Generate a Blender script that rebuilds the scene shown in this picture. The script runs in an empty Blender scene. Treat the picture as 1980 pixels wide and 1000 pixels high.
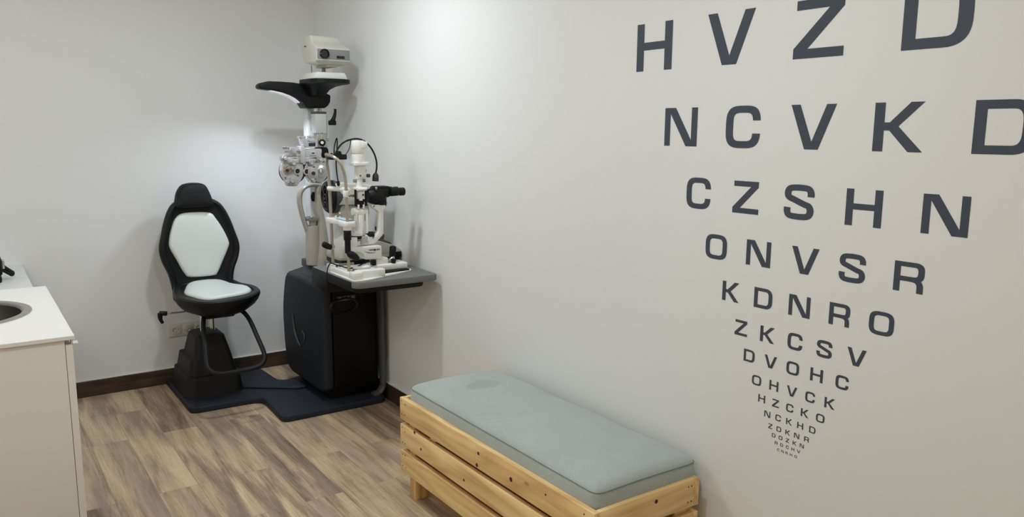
import bpy, bmesh, math, random
from mathutils import Vector, Matrix

random.seed(7)
SC = bpy.context.scene
C = SC.collection
PI = math.pi

# ------------------------------------------------------------------ camera, exposure, lights
cam_data = bpy.data.cameras.new('camera')
cam = bpy.data.objects.new('camera', cam_data)
C.objects.link(cam)
SC.camera = cam
cam_data.sensor_fit = 'HORIZONTAL'
cam_data.sensor_width = 36.0
cam_data.lens = 27.6929
cam_data.clip_start = 0.05
cam.matrix_world = Matrix([[0.819377, 0.085515, -0.566841, -1.952317], [-0.573204, 0.135355, -0.808156, -5.029846], [0.007615, 0.9871, 0.159925, 1.55], [0.0, 0.0, 0.0, 1.0]])

SC.view_settings.view_transform = 'Standard'
SC.view_settings.look = 'None'
SC.view_settings.gamma = 1.0
SC.view_settings.use_curve_mapping = False
SC.view_settings.exposure = 0.0
SC.cycles.max_bounces = 10
SC.cycles.diffuse_bounces = 6

world = bpy.data.worlds.new('room_air')
SC.world = world
world.use_nodes = True
world.node_tree.nodes['Background'].inputs[0].default_value = (0.8, 0.85, 0.9, 1)
world.node_tree.nodes['Background'].inputs[1].default_value = 0.05

def lamp(name, kind, loc, aim, power, color, size=0.12, spread=None, spot=None, blend=0.6):
    d = bpy.data.lights.new(name, kind)
    d.energy = power
    d.color = color
    if kind == 'AREA':
        d.shape = 'DISK'
        d.size = size
        if spread: d.spread = math.radians(spread)
    else:
        d.shadow_soft_size = size
    if kind == 'SPOT':
        d.spot_size = math.radians(spot); d.spot_blend = blend
    o = bpy.data.objects.new(name, d)
    C.objects.link(o)
    o.location = loc
    o.rotation_euler = (Vector(aim) - Vector(loc)).to_track_quat('-Z', 'Y').to_euler()
    return o

COOL = (0.76, 0.86, 1.0); NEUT = (0.87, 0.945, 1.0); WARM = (1.0, 0.90, 0.66)
lamp('downlight_by_equipment', 'AREA', (-0.80, -1.66, 2.52), (-0.80, -1.66, 0), 14.8, NEUT, 0.16)
lamp('fill_by_chart', 'AREA', (-1.20, -3.6, 2.52), (-1.20, -3.6, 0), 13.2, NEUT, 0.2)  # added ambient fill, not a known fixture
lamp('fill_over_sink', 'POINT', (-2.5, -1.9, 2.32), (-2.5, -1.9, 0), 21, (1, 1, 1), 0.28)  # unseen fill added to light the counter and upper walls
lamp('fill_behind_camera', 'POINT', (-2.4, -4.9, 2.32), (-2.4, -4.9, 0), 21.5, WARM, 0.25)  # added fill for ambient light, placed so its shadows stay hidden
lamp('patient_lamp', 'AREA', (-0.44, -0.485, 1.722), (-0.68, -0.42, 0.6), 3.0, COOL, 0.09, spread=140)

# ------------------------------------------------------------------ materials
def srgb(r, g, b):
    f = lambda c: (c / 255 / 12.92) if c / 255 <= 0.04045 else ((c / 255 + 0.055) / 1.055) ** 2.4
    return (f(r), f(g), f(b), 1.0)

def new_mat(name):
    m = bpy.data.materials.new(name); m.use_nodes = True
    nt = m.node_tree
    return m, nt, nt.nodes['Principled BSDF']

def node(nt, kind, **kw):
    n = nt.nodes.new(kind)
    for k, v in kw.items(): setattr(n, k, v)
    return n

def mat(name, col, rough=0.5, metal=0.0, bump=0.0, bscale=200.0, spec=0.5, vary=0.0, coat=0.0):
    m, nt, b = new_mat(name)
    b.inputs['Base Color'].default_value = col
    b.inputs['Roughness'].default_value = rough
    b.inputs['Metallic'].default_value = metal
    b.inputs['Specular IOR Level'].default_value = spec
    b.inputs['Coat Weight'].default_value = coat
    tc = node(nt, 'ShaderNodeTexCoord')
    if bump or vary:
        n = node(nt, 'ShaderNodeTexNoise'); n.inputs['Scale'].default_value = bscale; n.inputs['Detail'].default_value = 4
        nt.links.new(tc.outputs['Object'], n.inputs['Vector'])
        if bump:
            bp = node(nt, 'ShaderNodeBump'); bp.inputs['Strength'].default_value = bump; bp.inputs['Distance'].default_value = 0.002
            nt.links.new(n.outputs['Fac'], bp.inputs['Height']); nt.links.new(bp.outputs['Normal'], b.inputs['Normal'])
        if vary:
            mx = node(nt, 'ShaderNodeMix', data_type='RGBA', blend_type='MULTIPLY')
            mx.inputs['Factor'].default_value = vary
            mx.inputs['A'].default_value = col
            nt.links.new(n.outputs['Fac'], mx.inputs['B']); nt.links.new(mx.outputs['Result'], b.inputs['Base Color'])
    return m

def ramp(nt, stops):
    r = node(nt, 'ShaderNodeValToRGB')
    e = r.color_ramp.elements
    while len(e) < len(stops): e.new(0.5)
    for i, (p, c) in enumerate(stops): e[i].position = p; e[i].color = c
    return r

def wall_mat():
    m, nt, b = new_mat('white_plaster')
    b.inputs['Base Color'].default_value = (0.77, 0.772, 0.762, 1)
    b.inputs['Roughness'].default_value = 0.62
    b.inputs['Specular IOR Level'].default_value = 0.3
    tc = node(nt, 'ShaderNodeTexCoord')
    n = node(nt, 'ShaderNodeTexNoise'); n.inputs['Scale'].default_value = 160; n.inputs['Detail'].default_value = 3
    nt.links.new(tc.outputs['Object'], n.inputs['Vector'])
    bp = node(nt, 'ShaderNodeBump'); bp.inputs['Strength'].default_value = 0.12; bp.inputs['Distance'].default_value = 0.001
    nt.links.new(n.outputs['Fac'], bp.inputs['Height']); nt.links.new(bp.outputs['Normal'], b.inputs['Normal'])
    return m

def floor_mat():
    m, nt, b = new_mat('oak_laminate')
    L = nt.links.new
    tc = node(nt, 'ShaderNodeTexCoord')
    mp = node(nt, 'ShaderNodeMapping'); mp.inputs['Rotation'].default_value = (0, 0, PI / 2); mp.inputs['Location'].default_value = (0.31, 0.045, 0)
    L(tc.outputs['Object'], mp.inputs['Vector'])
    br = node(nt, 'ShaderNodeTexBrick'); br.offset = 0.37; br.offset_frequency = 2
    br.inputs['Scale'].default_value = 1.0
    br.inputs['Brick Width'].default_value = 1.15; br.inputs['Row Height'].default_value = 0.165
    br.inputs['Mortar Size'].default_value = 0.0012; br.inputs['Mortar Smooth'].default_value = 0.4
    br.inputs['Color1'].default_value = (0, 0, 0, 1); br.inputs['Color2'].default_value = (1, 1, 1, 1); br.inputs['Mortar'].default_value = (0.5, 0.5, 0.5, 1)
    L(mp.outputs['Vector'], br.inputs['Vector'])
    # per plank shift of the grain
    sh = node(nt, 'ShaderNodeVectorMath', operation='MULTIPLY_ADD')
    cmb = node(nt, 'ShaderNodeCombineXYZ'); L(br.outputs['Color'], cmb.inputs['X']); L(br.outputs['Color'], cmb.inputs['Y'])
    sh.inputs[1].default_value = (7.3, 3.1, 0); L(cmb.outputs['Vector'], sh.inputs[0]); L(mp.outputs['Vector'], sh.inputs[2])
    st = node(nt, 'ShaderNodeVectorMath', operation='MULTIPLY'); st.inputs[1].default_value = (0.75, 9.0, 1); L(sh.outputs[0], st.inputs[0])
    n1 = node(nt, 'ShaderNodeTexNoise'); n1.inputs['Scale'].default_value = 1.6; n1.inputs['Detail'].default_value = 3; n1.inputs['Distortion'].default_value = 0.9
    L(st.outputs[0], n1.inputs['Vector'])
    st2 = node(nt, 'ShaderNodeVectorMath', operation='MULTIPLY'); st2.inputs[1].default_value = (3.2, 60.0, 1); L(sh.outputs[0], st2.inputs[0])
    n2 = node(nt, 'ShaderNodeTexNoise'); n2.inputs['Scale'].default_value = 2.2; n2.inputs['Detail'].default_value = 5; n2.inputs['Distortion'].default_value = 0.5
    L(st2.outputs[0], n2.inputs['Vector'])
    st3 = node(nt, 'ShaderNodeVectorMath', operation='MULTIPLY'); st3.inputs[1].default_value = (28.0, 4.0, 1); L(sh.outputs[0], st3.inputs[0])
    n3 = node(nt, 'ShaderNodeTexNoise'); n3.inputs['Scale'].default_value = 2.0; n3.inputs['Detail'].default_value = 2
    L(st3.outputs[0], n3.inputs['Vector'])
    def mul(a, k):
        x = node(nt, 'ShaderNodeMath', operation='MULTIPLY'); L(a, x.inputs[0]); x.inputs[1].default_value = k; return x.outputs[0]
    def add(a, c):
        x = node(nt, 'ShaderNodeMath', operation='ADD'); L(a, x.inputs[0]); L(c, x.inputs[1]); return x.outputs[0]
    tot = add(add(mul(n1.outputs['Fac'], 0.60), mul(n2.outputs['Fac'], 0.27)), add(mul(br.outputs['Color'], 0.15), mul(n3.outputs['Fac'], 0.06)))
    r = ramp(nt, [(0.38, (0.177, 0.120, 0.083, 1)), (0.49, (0.336, 0.244, 0.162, 1)), (0.57, (0.500, 0.372, 0.232, 1)), (0.70, (0.683, 0.525, 0.323, 1))])
    L(tot, r.inputs['Fac'])
    # greyer bands wandering across the planks
    n4 = node(nt, 'ShaderNodeTexNoise'); n4.inputs['Scale'].default_value = 1.1; n4.inputs['Detail'].default_value = 2
    L(st.outputs[0], n4.inputs['Vector'])
    g = node(nt, 'ShaderNodeMix', data_type='RGBA'); g.inputs['B'].default_value = (0.33, 0.245, 0.20, 1)
    gf = node(nt, 'ShaderNodeMapRange'); gf.inputs['From Min'].default_value = 0.5; gf.inputs['From Max'].default_value = 0.72; gf.inputs['To Max'].default_value = 0.8
    L(n4.outputs['Fac'], gf.inputs['Value']); L(gf.outputs['Result'], g.inputs['Factor']); L(r.outputs['Color'], g.inputs['A'])
    mo = node(nt, 'ShaderNodeMix', data_type='RGBA', blend_type='MIX'); mo.inputs['B'].default_value = (0.12, 0.085, 0.062, 1)
    mf = mul(br.outputs['Fac'], 0.4)
    L(mf, mo.inputs['Factor']); L(g.outputs['Result'], mo.inputs['A'])
    L(mo.outputs['Result'], b.inputs['Base Color'])
    b.inputs['Roughness'].default_value = 0.5
    b.inputs['Specular IOR Level'].default_value = 0.35
    bp = node(nt, 'ShaderNodeBump'); bp.inputs['Strength'].default_value = 0.12; bp.inputs['Distance'].default_value = 0.001
    L(n2.outputs['Fac'], bp.inputs['Height']); L(bp.outputs['Normal'], b.inputs['Normal'])
    return m

def wood_mat(name, axis, dark, mid, light, freq=26.0, knots=0.0, rough=0.55):
    """grain runs along the given axis (0 x, 1 y, 2 z)"""
    m, nt, b = new_mat(name)
    L = nt.links.new
    tc = node(nt, 'ShaderNodeTexCoord')
    oi = node(nt, 'ShaderNodeObjectInfo')
    ad = node(nt, 'ShaderNodeVectorMath', operation='MULTIPLY_ADD')
    L(oi.outputs['Random'], ad.inputs[0]); ad.inputs[1].default_value = (13, 17, 11); L(tc.outputs['Object'], ad.inputs[2])
    s = [freq, freq, freq]; s[axis] = freq * 0.07
    st = node(nt, 'ShaderNodeVectorMath', operation='MULTIPLY'); st.inputs[1].default_value = s; L(ad.outputs[0], st.inputs[0])
    n1 = node(nt, 'ShaderNodeTexNoise'); n1.inputs['Scale'].default_value = 0.8; n1.inputs['Detail'].default_value = 5; n1.inputs['Distortion'].default_value = 1.4
    L(st.outputs[0], n1.inputs['Vector'])
    s2 = [7.0, 7.0, 7.0]; s2[axis] = 1.1
    st2 = node(nt, 'ShaderNodeVectorMath', operation='MULTIPLY'); st2.inputs[1].default_value = s2; L(ad.outputs[0], st2.inputs[0])
    n2 = node(nt, 'ShaderNodeTexNoise'); n2.inputs['Scale'].default_value = 1.0; n2.inputs['Detail'].default_value = 1
    L(st2.outputs[0], n2.inputs['Vector'])
    rings = node(nt, 'ShaderNodeMath', operation='MULTIPLY'); L(n2.outputs['Fac'], rings.inputs[0]); rings.inputs[1].default_value = 16.0
    fr = node(nt, 'ShaderNodeMath', operation='PINGPONG'); L(rings.outputs[0], fr.inputs[0]); fr.inputs[1].default_value = 1.0
    mixf = node(nt, 'ShaderNodeMath', operation='MULTIPLY_ADD'); L(fr.outputs[0], mixf.inputs[0]); mixf.inputs[1].default_value = 0.22
    sc = node(nt, 'ShaderNodeMath', operation='MULTIPLY'); L(n1.outputs['Fac'], sc.inputs[0]); sc.inputs[1].default_value = 0.78
    L(sc.outputs[0], mixf.inputs[2])
    r = ramp(nt, [(0.30, dark), (0.5, mid), (0.72, light)])
    L(mixf.outputs[0], r.inputs['Fac'])
    out = r.outputs['Color']
    if knots:
        s3 = [9.0, 9.0, 9.0]; s3[axis] = 4.0
        st3 = node(nt, 'ShaderNodeVectorMath', operation='MULTIPLY'); st3.inputs[1].default_value = s3; L(ad.outputs[0], st3.inputs[0])
        v = node(nt, 'ShaderNodeTexVoronoi'); v.inputs['Scale'].default_value = 1.0; v.inputs['Randomness'].default_value = 1.0
        L(st3.outputs[0], v.inputs['Vector'])
        mr = node(nt, 'ShaderNodeMapRange'); mr.inputs['From Min'].default_value = 0.10; mr.inputs['From Max'].default_value = 0.05; mr.inputs['To Max'].default_value = knots
        L(v.outputs['Distance'], mr.inputs['Value'])
        mx = node(nt, 'ShaderNodeMix', data_type='RGBA'); mx.inputs['B'].default_value = (0.045, 0.022, 0.010, 1)
        L(mr.outputs['Result'], mx.inputs['Factor']); L(out, mx.inputs['A']); out = mx.outputs['Result']
    L(out, b.inputs['Base Color'])
    b.inputs['Roughness'].default_value = rough
    bp = node(nt, 'ShaderNodeBump'); bp.inputs['Strength'].default_value = 0.15; bp.inputs['Distance'].default_value = 0.001
    L(n1.outputs['Fac'], bp.inputs['Height']); L(bp.outputs['Normal'], b.inputs['Normal'])
    return m

def fabric_mat(name, col, stain=None):
    m, nt, b = new_mat(name)
    L = nt.links.new
    tc = node(nt, 'ShaderNodeTexCoord')
    n = node(nt, 'ShaderNodeTexNoise'); n.inputs['Scale'].default_value = 420; n.inputs['Detail'].default_value = 2
    L(tc.outputs['Object'], n.inputs['Vector'])
    n2 = node(nt, 'ShaderNodeTexNoise'); n2.inputs['Scale'].default_value = 7; n2.inputs['Detail'].default_value = 4
    L(tc.outputs['Object'], n2.inputs['Vector'])
    a = tuple(c * 0.80 for c in col[:3]) + (1,); c2 = tuple(min(1, c * 1.14) for c in col[:3]) + (1,)
    r = ramp(nt, [(0.3, a), (0.7, c2)]); L(n.outputs['Fac'], r.inputs['Fac'])
    mx = node(nt, 'ShaderNodeMix', data_type='RGBA', blend_type='MULTIPLY'); mx.inputs['Factor'].default_value = 0.22
    L(r.outputs['Color'], mx.inputs['A']); L(n2.outputs['Fac'], mx.inputs['B'])
    out = mx.outputs['Result']
    if stain:
        sub = node(nt, 'ShaderNodeVectorMath', operation='SUBTRACT'); L(tc.outputs['Object'], sub.inputs[0]); sub.inputs[1].default_value = stain[0]
        dv = node(nt, 'ShaderNodeVectorMath', operation='DIVIDE'); L(sub.outputs[0], dv.inputs[0]); dv.inputs[1].default_value = stain[1]
        n3 = node(nt, 'ShaderNodeTexNoise'); n3.inputs['Scale'].default_value = 14; L(tc.outputs['Object'], n3.inputs['Vector'])
        ln = node(nt, 'ShaderNodeVectorMath', operation='LENGTH'); L(dv.outputs[0], ln.inputs[0])
        w = node(nt, 'ShaderNodeMath', operation='MULTIPLY_ADD'); L(n3.outputs['Fac'], w.inputs[0]); w.inputs[1].default_value = 0.9; L(ln.outputs['Value'], w.inputs[2])
        mr = node(nt, 'ShaderNodeMapRange'); mr.inputs['From Min'].default_value = 1.50; mr.inputs['From Max'].default_value = 1.38; mr.inputs['To Max'].default_value = 0.22
        L(w.outputs[0], mr.inputs['Value'])
        m2 = node(nt, 'ShaderNodeMix', data_type='RGBA'); m2.inputs['B'].default_value = (0.12, 0.13, 0.13, 1)
        L(mr.outputs['Result'], m2.inputs['Factor']); L(out, m2.inputs['A']); out = m2.outputs['Result']
    L(out, b.inputs['Base Color'])
    b.inputs['Roughness'].default_value = 0.9
    b.inputs['Sheen Weight'].default_value = 0.25
    bp = node(nt, 'ShaderNodeBump'); bp.inputs['Strength'].default_value = 0.25; bp.inputs['Distance'].default_value = 0.001
    L(n.outputs['Fac'], bp.inputs['Height']); L(bp.outputs['Normal'], b.inputs['Normal'])
    return m

def glow_mat(name, col, strength):
    m, nt, b = new_mat(name)
    b.inputs['Base Color'].default_value = (0.8, 0.8, 0.8, 1)
    b.inputs['Emission Color'].default_value = col
    b.inputs['Emission Strength'].default_value = strength
    return m

M = dict(
    wall=wall_mat(), floor=floor_mat(),
    ceiling=mat('ceiling_paint', (0.8, 0.8, 0.79, 1), 0.8),
    caulk=mat('white_caulk', (0.75, 0.73, 0.70, 1), 0.6),
    skirt=wood_mat('dark_oak_skirting', 0, (0.026, 0.014, 0.008, 1), (0.050, 0.028, 0.017, 1), (0.085, 0.050, 0.030, 1), 30, 0.0, 0.45),
    skirt_y=wood_mat('dark_oak_skirting_long', 1, (0.026, 0.014, 0.008, 1), (0.050, 0.028, 0.017, 1), (0.085, 0.050, 0.030, 1), 30, 0.0, 0.45),
    pine_y=wood_mat('pine_long_grain', 1, (0.610, 0.378, 0.159, 1), (0.830, 0.561, 0.250, 1), (0.930, 0.714, 0.378, 1), 24, 0.9),
    pine_x=wood_mat('pine_cross_grain', 0, (0.586, 0.366, 0.152, 1), (0.805, 0.543, 0.244, 1), (0.930, 0.689, 0.360, 1), 24, 0.9),
    pine_z=wood_mat('pine_upright_grain', 2, (0.586, 0.366, 0.152, 1), (0.805, 0.543, 0.244, 1), (0.930, 0.689, 0.360, 1), 24, 0.0),
    nail=mat('dark_nail', (0.035, 0.02, 0.012, 1), 0.6),
    cushion=fabric_mat('grey_green_canvas', (0.435, 0.490, 0.470, 1), ((-0.245, -2.40, 0.51), (0.075, 0.055, 0.2))),
    seam=mat('grey_piping', (0.16, 0.19, 0.185, 1), 0.9),
    letter=mat('slate_vinyl', (0.055, 0.066, 0.088, 1), 0.55, spec=0.3),
    blackpl=mat('black_plastic', (0.0048, 0.0050, 0.0056, 1), 0.45, bump=0.1, bscale=500, spec=0.25),
    blackrub=mat('black_rubber', (0.0065, 0.0066, 0.007, 1), 0.62, spec=0.25),
    slate=mat('dark_slate_plastic', (0.016, 0.0185, 0.026, 1), 0.55, bump=0.15, bscale=700, spec=0.3),
    slate2=mat('base_plate_coating', (0.019, 0.0225, 0.033, 1), 0.6, bump=0.2, bscale=900, spec=0.25),
    tower=mat('charcoal_plastic', (0.010, 0.0105, 0.0115, 1), 0.55, bump=0.15, bscale=700, spec=0.3),
    deep=mat('deep_black_panel', (0.0022, 0.0022, 0.0026, 1), 0.5, spec=0.2),
    strip=mat('grey_edge_strip', (0.075, 0.075, 0.072, 1), 0.45),
    pu=mat('pale_green_vinyl', (0.655, 0.69, 0.645, 1), 0.38, bump=0.08, bscale=600),
    chrome=mat('chrome', (0.78, 0.78, 0.77, 1), 0.16, 1.0),
    steel=mat('brushed_steel', (0.55, 0.54, 0.52, 1), 0.3, 1.0),
    champagne=mat('champagne_tube', (0.47, 0.42, 0.35, 1), 0.32, 0.75),
    beige=mat('beige_shell', (0.41, 0.375, 0.32, 1), 0.36),
    cream=mat('cream_shell', (0.62, 0.60, 0.53, 1), 0.38),
    cream2=mat('cream_grey_shell', (0.45, 0.435, 0.385, 1), 0.38),
    white=mat('white_enamel', (0.80, 0.795, 0.76, 1), 0.3),
    whitepl=mat('white_plastic', (0.76, 0.755, 0.72, 1), 0.4),
    lgrey=mat('light_grey_paint', (0.52, 0.53, 0.52, 1), 0.4),
    colgrey=mat('column_enamel', (0.74, 0.76, 0.76, 1), 0.35),
    mgrey=mat('mid_grey', (0.22, 0.225, 0.22, 1), 0.45),
    dgrey=mat('dark_grey', (0.055, 0.058, 0.064, 1), 0.5),
    table=mat('grey_table_laminate', (0.185, 0.188, 0.180, 1), 0.5, vary=0.25, bscale=900),
    tedge=mat('grey_table_edge', (0.20, 0.20, 0.195, 1), 0.5),
    silver=mat('silver_paint', (0.58, 0.58, 0.59, 1), 0.25, 0.8),
    silver2=mat('pale_silver_paint', (0.62, 0.62, 0.63, 1), 0.30, 0.45),
    glassdk=mat('dark_lens', (0.004, 0.004, 0.006, 1), 0.08),
    brownlens=mat('brown_lens', (0.05, 0.02, 0.012, 1), 0.2),
    navy=mat('navy_label', (0.012, 0.017, 0.05, 1), 0.35),
    brownrub=mat('brown_lamp_cap', (0.028, 0.010, 0.007, 1), 0.5),
    paper=mat('blue_paper', (0.46, 0.60, 0.69, 1), 0.8),
    counter=mat('white_laminate', (0.84, 0.83, 0.80, 1), 0.3),
    panel=mat('white_melamine', (0.80, 0.775, 0.735, 1), 0.45),
    desk=mat('desk_laminate', (0.76, 0.765, 0.76, 1), 0.4),
    sink=mat('sink_steel_dark_reflection', (0.25, 0.24, 0.225, 1), 0.3, 1.0), rim=mat('sink_rim_steel', (0.50, 0.495, 0.48, 1), 0.35, 1.0),  # bowl steel darker than rim: reflection of the dark room put into the colour
    socket=mat('socket_plastic', (0.66, 0.62, 0.56, 1), 0.4),
    plug=mat('plug_plastic', (0.42, 0.36, 0.32, 1), 0.5),
    glow=glow_mat('lamp_diffuser', (0.85, 0.93, 1.0, 1), 0.25),
    ink=mat('logo_ink', (0.02, 0.02, 0.022, 1), 0.5),
)

# ------------------------------------------------------------------ mesh helpers
def merge(dst, src):
    me = bpy.data.meshes.new('tmp'); src.to_mesh(me); src.free(); dst.from_mesh(me); bpy.data.meshes.remove(me)
    return dst

def bevel_all(bm, w, seg=2, ang=35):
    if w <= 0: return
    bm.normal_update()
    es = [e for e in bm.edges if len(e.link_faces) == 2 and e.calc_face_angle(0) > math.radians(ang)]
    bmesh.ops.bevel(bm, geom=es, offset=w, segments=seg, profile=0.5, affect='EDGES', clamp_overlap=True)

def rs(pts, n=None, closed=True, sub=6):
    """smooth a 2-D or 3-D polyline with Catmull-Rom"""
    N = len(pts); out = []
    P = [Vector(p) for p in pts]
    rng = N if closed else N - 1
    for i in range(rng):
        if closed: p0, p1, p2, p3 = P[(i - 1) % N], P[i], P[(i + 1) % N], P[(i + 2) % N]
        else: p0, p1, p2, p3 = P[max(i - 1, 0)], P[i], P[i + 1], P[min(i + 2, N - 1)]
        for k in range(sub):
            t = k / sub
            out.append(0.5 * ((2 * p1) + (p2 - p0) * t + (2 * p0 - 5 * p1 + 4 * p2 - p3) * t * t + (3 * p1 - p0 - 3 * p2 + p3) * t ** 3))
    if not closed: out.append(P[-1])
    return out

def round_poly(pts, r, seg=5):
    """round every corner of a polygon"""
    out = []; N = len(pts)
    for i in range(N):
        p = Vector(pts[i]); a = Vector(pts[i - 1]); b = Vector(pts[(i + 1) % N])
        ri = r[i] if isinstance(r, (list, tuple)) else r
        da = (a - p); db = (b - p); t = min(ri, da.length * 0.45, db.length * 0.45)
        if t < 1e-6: out.append(p); continue
        s = p + da.normalized() * t; e = p + db.normalized() * t
        for k in range(seg + 1):
            u = k / seg; out.append(s * (1 - u) ** 2 + p * 2 * u * (1 - u) + e * u * u)
    return out

class MB:
    def __init__(s): s.bm = bmesh.new()
    def _take(s, b, mi=0):
        if mi:
            for f in b.faces: f.material_index = mi
        merge(s.bm, b); return s
    def box(s, x, y, z, bev=0.0, seg=2, mi=0, rot=None):
        b = bmesh.new(); bmesh.ops.create_cube(b, size=1.0)
        cx, cy, cz = [(a[0] + a[1]) / 2 for a in (x, y, z)]
        for v in b.verts: v.co = Vector((v.co.x * abs(x[1] - x[0]), v.co.y * abs(y[1] - y[0]), v.co.z * abs(z[1] - z[0])))
        bevel_all(b, bev, seg)
        if rot is not None:
            for v in b.verts: v.co = rot @ v.co
        for v in b.verts: v.co += Vector((cx, cy, cz))
        return s._take(b, mi)
    def prism(s, poly, fr, d0, d1, bev=0.0, seg=2, mi=0, taper=1.0):
        """poly in (u,v); fr(u,v,d)->xyz"""
        b = bmesh.new()
        c = Vector((0, 0))
        P = [Vector((p[0], p[1])) for p in poly]
        for p in P: c += p
        c /= len(P)
        A = [b.verts.new(Vector((p.x, p.y, d0))) for p in P]
        B = [b.verts.new(Vector((c.x + (p.x - c.x) * taper, c.y + (p.y - c.y) * taper, d1))) for p in P]
        n = len(P)
        b.faces.new(A[::-1]); b.faces.new(B)
        for i in range(n): b.faces.new((A[i], A[(i + 1) % n], B[(i + 1) % n], B[i]))
        bmesh.ops.recalc_face_normals(b, faces=b.faces)
        bevel_all(b, bev, seg)
        for v in b.verts: v.co = Vector(fr(v.co.x, v.co.y, v.co.z))
        bmesh.ops.recalc_face_normals(b, faces=b.faces)
        return s._take(b, mi)
    def loft(s, rings, caps=True, mi=0, closed=False):
        b = bmesh.new(); V = [[b.verts.new(Vector(p)) for p in r] for r in rings]; n = len(V[0])
        m = len(V)
        for i in range(m if closed else m - 1):
            for j in range(n): b.faces.new((V[i][j], V[i][(j + 1) % n], V[(i + 1) % m][(j + 1) % n], V[(i + 1) % m][j]))
        if caps and not closed:
            b.faces.new(V[0][::-1]); b.faces.new(V[-1])
        bmesh.ops.recalc_face_normals(b, faces=b.faces)
        return s._take(b, mi)
    def tube(s, pts, r, n=12, sub=0, mi=0, closed=False, flat=None):
        """r: radius or list of radii; flat: (axis vector, factor) squashes the section"""
        P = [Vector(p) for p in pts]
        R = list(r) if isinstance(r, (list, tuple)) else [r] * len(P)
        if sub:
            Q = rs([tuple(p) + (q,) for p, q in zip(P, R)], closed=closed, sub=sub)
            P = [Vector(q[:3]) for q in Q]; R = [q[3] for q in Q]
        m = len(P); T = []
        for i in range(m):
            a = P[(i - 1) % m] if closed or i > 0 else P[i]; c = P[(i + 1) % m] if closed or i < m - 1 else P[i]
            T.append((c - a).normalized())
        u = T[0].orthogonal().normalized(); rings = []
        for i in range(m):
            u = (u - T[i] * u.dot(T[i])).normalized(); w = T[i].cross(u)
            ring = []
            for k in range(n):
                d = u * math.cos(2 * PI * k / n) * R[i] + w * math.sin(2 * PI * k / n) * R[i]
                if flat: ax = Vector(flat[0]).normalized(); d = d + ax * (d.dot(ax)) * (flat[1] - 1)
                ring.append(P[i] + d)
            rings.append(ring)
        return s.loft(rings, mi=mi, closed=closed)
    def cyl(s, p0, p1, r, r1=None, n=28, bev=0.0, mi=0, seg=2):
        p0 = Vector(p0); p1 = Vector(p1); r1 = r if r1 is None else r1
        ax = (p1 - p0); h = ax.length; b = bmesh.new()
        bmesh.ops.create_cone(b, cap_ends=True, segments=n, radius1=r, radius2=r1, depth=h)
        bevel_all(b, bev, seg, 50)
        q = ax.to_track_quat('Z', 'Y').to_matrix()
        for v in b.verts: v.co = q @ v.co + (p0 + p1) / 2
        return s._take(b, mi)
    def lathe(s, prof, o, ax=(0, 0, 1), n=36, mi=0):
        q = Vector(ax).to_track_quat('Z', 'Y').to_matrix(); o = Vector(o); rings = []
        for r, h in prof: rings.append([o + q @ Vector((max(r, 1e-4) * math.cos(2 * PI * k / n), max(r, 1e-4) * math.sin(2 * PI * k / n), h)) for k in range(n)])
        b = bmesh.new(); V = [[b.verts.new(p) for p in r] for r in rings]
        for i in range(len(V) - 1):
            for j in range(n): b.faces.new((V[i][j], V[i][(j + 1) % n], V[i + 1][(j + 1) % n], V[i + 1][j]))
        if prof[0][0] < 1e-3: b.faces.new(V[0][::-1])
        if prof[-1][0] < 1e-3: b.faces.new(V[-1])
        bmesh.ops.recalc_face_normals(b, faces=b.faces)
        return s._take(b, mi)
    def ball(s, c, r, sc=(1, 1, 1), mi=0, u=20, v=12):
        b = bmesh.new(); bmesh.ops.create_uvsphere(b, u_segments=u, v_segments=v, radius=r)
        for w in b.verts: w.co = Vector((w.co.x * sc[0], w.co.y * sc[1], w.co.z * sc[2])) + Vector(c)
        return s._take(b, mi)
    def pad(s, outline, prof, fr, mi=0, rings_in=4, dome=0.0):
        """soft pad: outline in (u,v), prof = [(inset, depth), ...] from the back round to the front, then filled to the centre"""
        P = [Vector((p[0], p[1])) for p in outline]; n = len(P)
        area = sum(P[i].x * P[(i + 1) % n].y - P[(i + 1) % n].x * P[i].y for i in range(n))
        sg = 1 if area > 0 else -1
        N = []
        for i in range(n):
            t = (P[(i + 1) % n] - P[i - 1]); N.append(Vector((-t.y, t.x)).normalized() * sg)
        c = sum(P, Vector((0, 0))) / n
        rings = []
        for ins, d in prof:
            rings.append([Vector((P[i].x + N[i].x * ins, P[i].y + N[i].y * ins, d)) for i in range(n)])
        last = rings[-1]
        for k in range(1, rings_in + 1):
            f = 1 - k / (rings_in + 0.6); d = prof[-1][1] + dome * (1 - f * f)
            rings.append([Vector((c.x + (p.x - c.x) * f, c.y + (p.y - c.y) * f, d)) for p in last])
        rings = [[fr(p.x, p.y, p.z) for p in r] for r in rings]
        return s.loft(rings, mi=mi)
    def ngon(s, pts, mi=0):
        b = bmesh.new(); b.faces.new([b.verts.new(Vector(p)) for p in pts]); return s._take(b, mi)

ROOT = {}
def obj(name, mb, mats, parent=None, angle=38, smooth=True):
    bm = mb.bm
    off = Vector((0, 0, 0))
    if parent is not None: off = ROOT[parent.name]
    for v in bm.verts: v.co -= off
    me = bpy.data.meshes.new(name); bm.to_mesh(me); bm.free()
    for m in (mats if isinstance(mats, (list, tuple)) else [mats]): me.materials.append(m)
    if smooth:
        me.polygons.foreach_set('use_smooth', [True] * len(me.polygons))
        me.set_sharp_from_angle(angle=math.radians(angle))
    o = bpy.data.objects.new(name, me); C.objects.link(o)
    if parent is not None:
        o.parent = parent
    ROOT[o.name] = off
    return o

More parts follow.
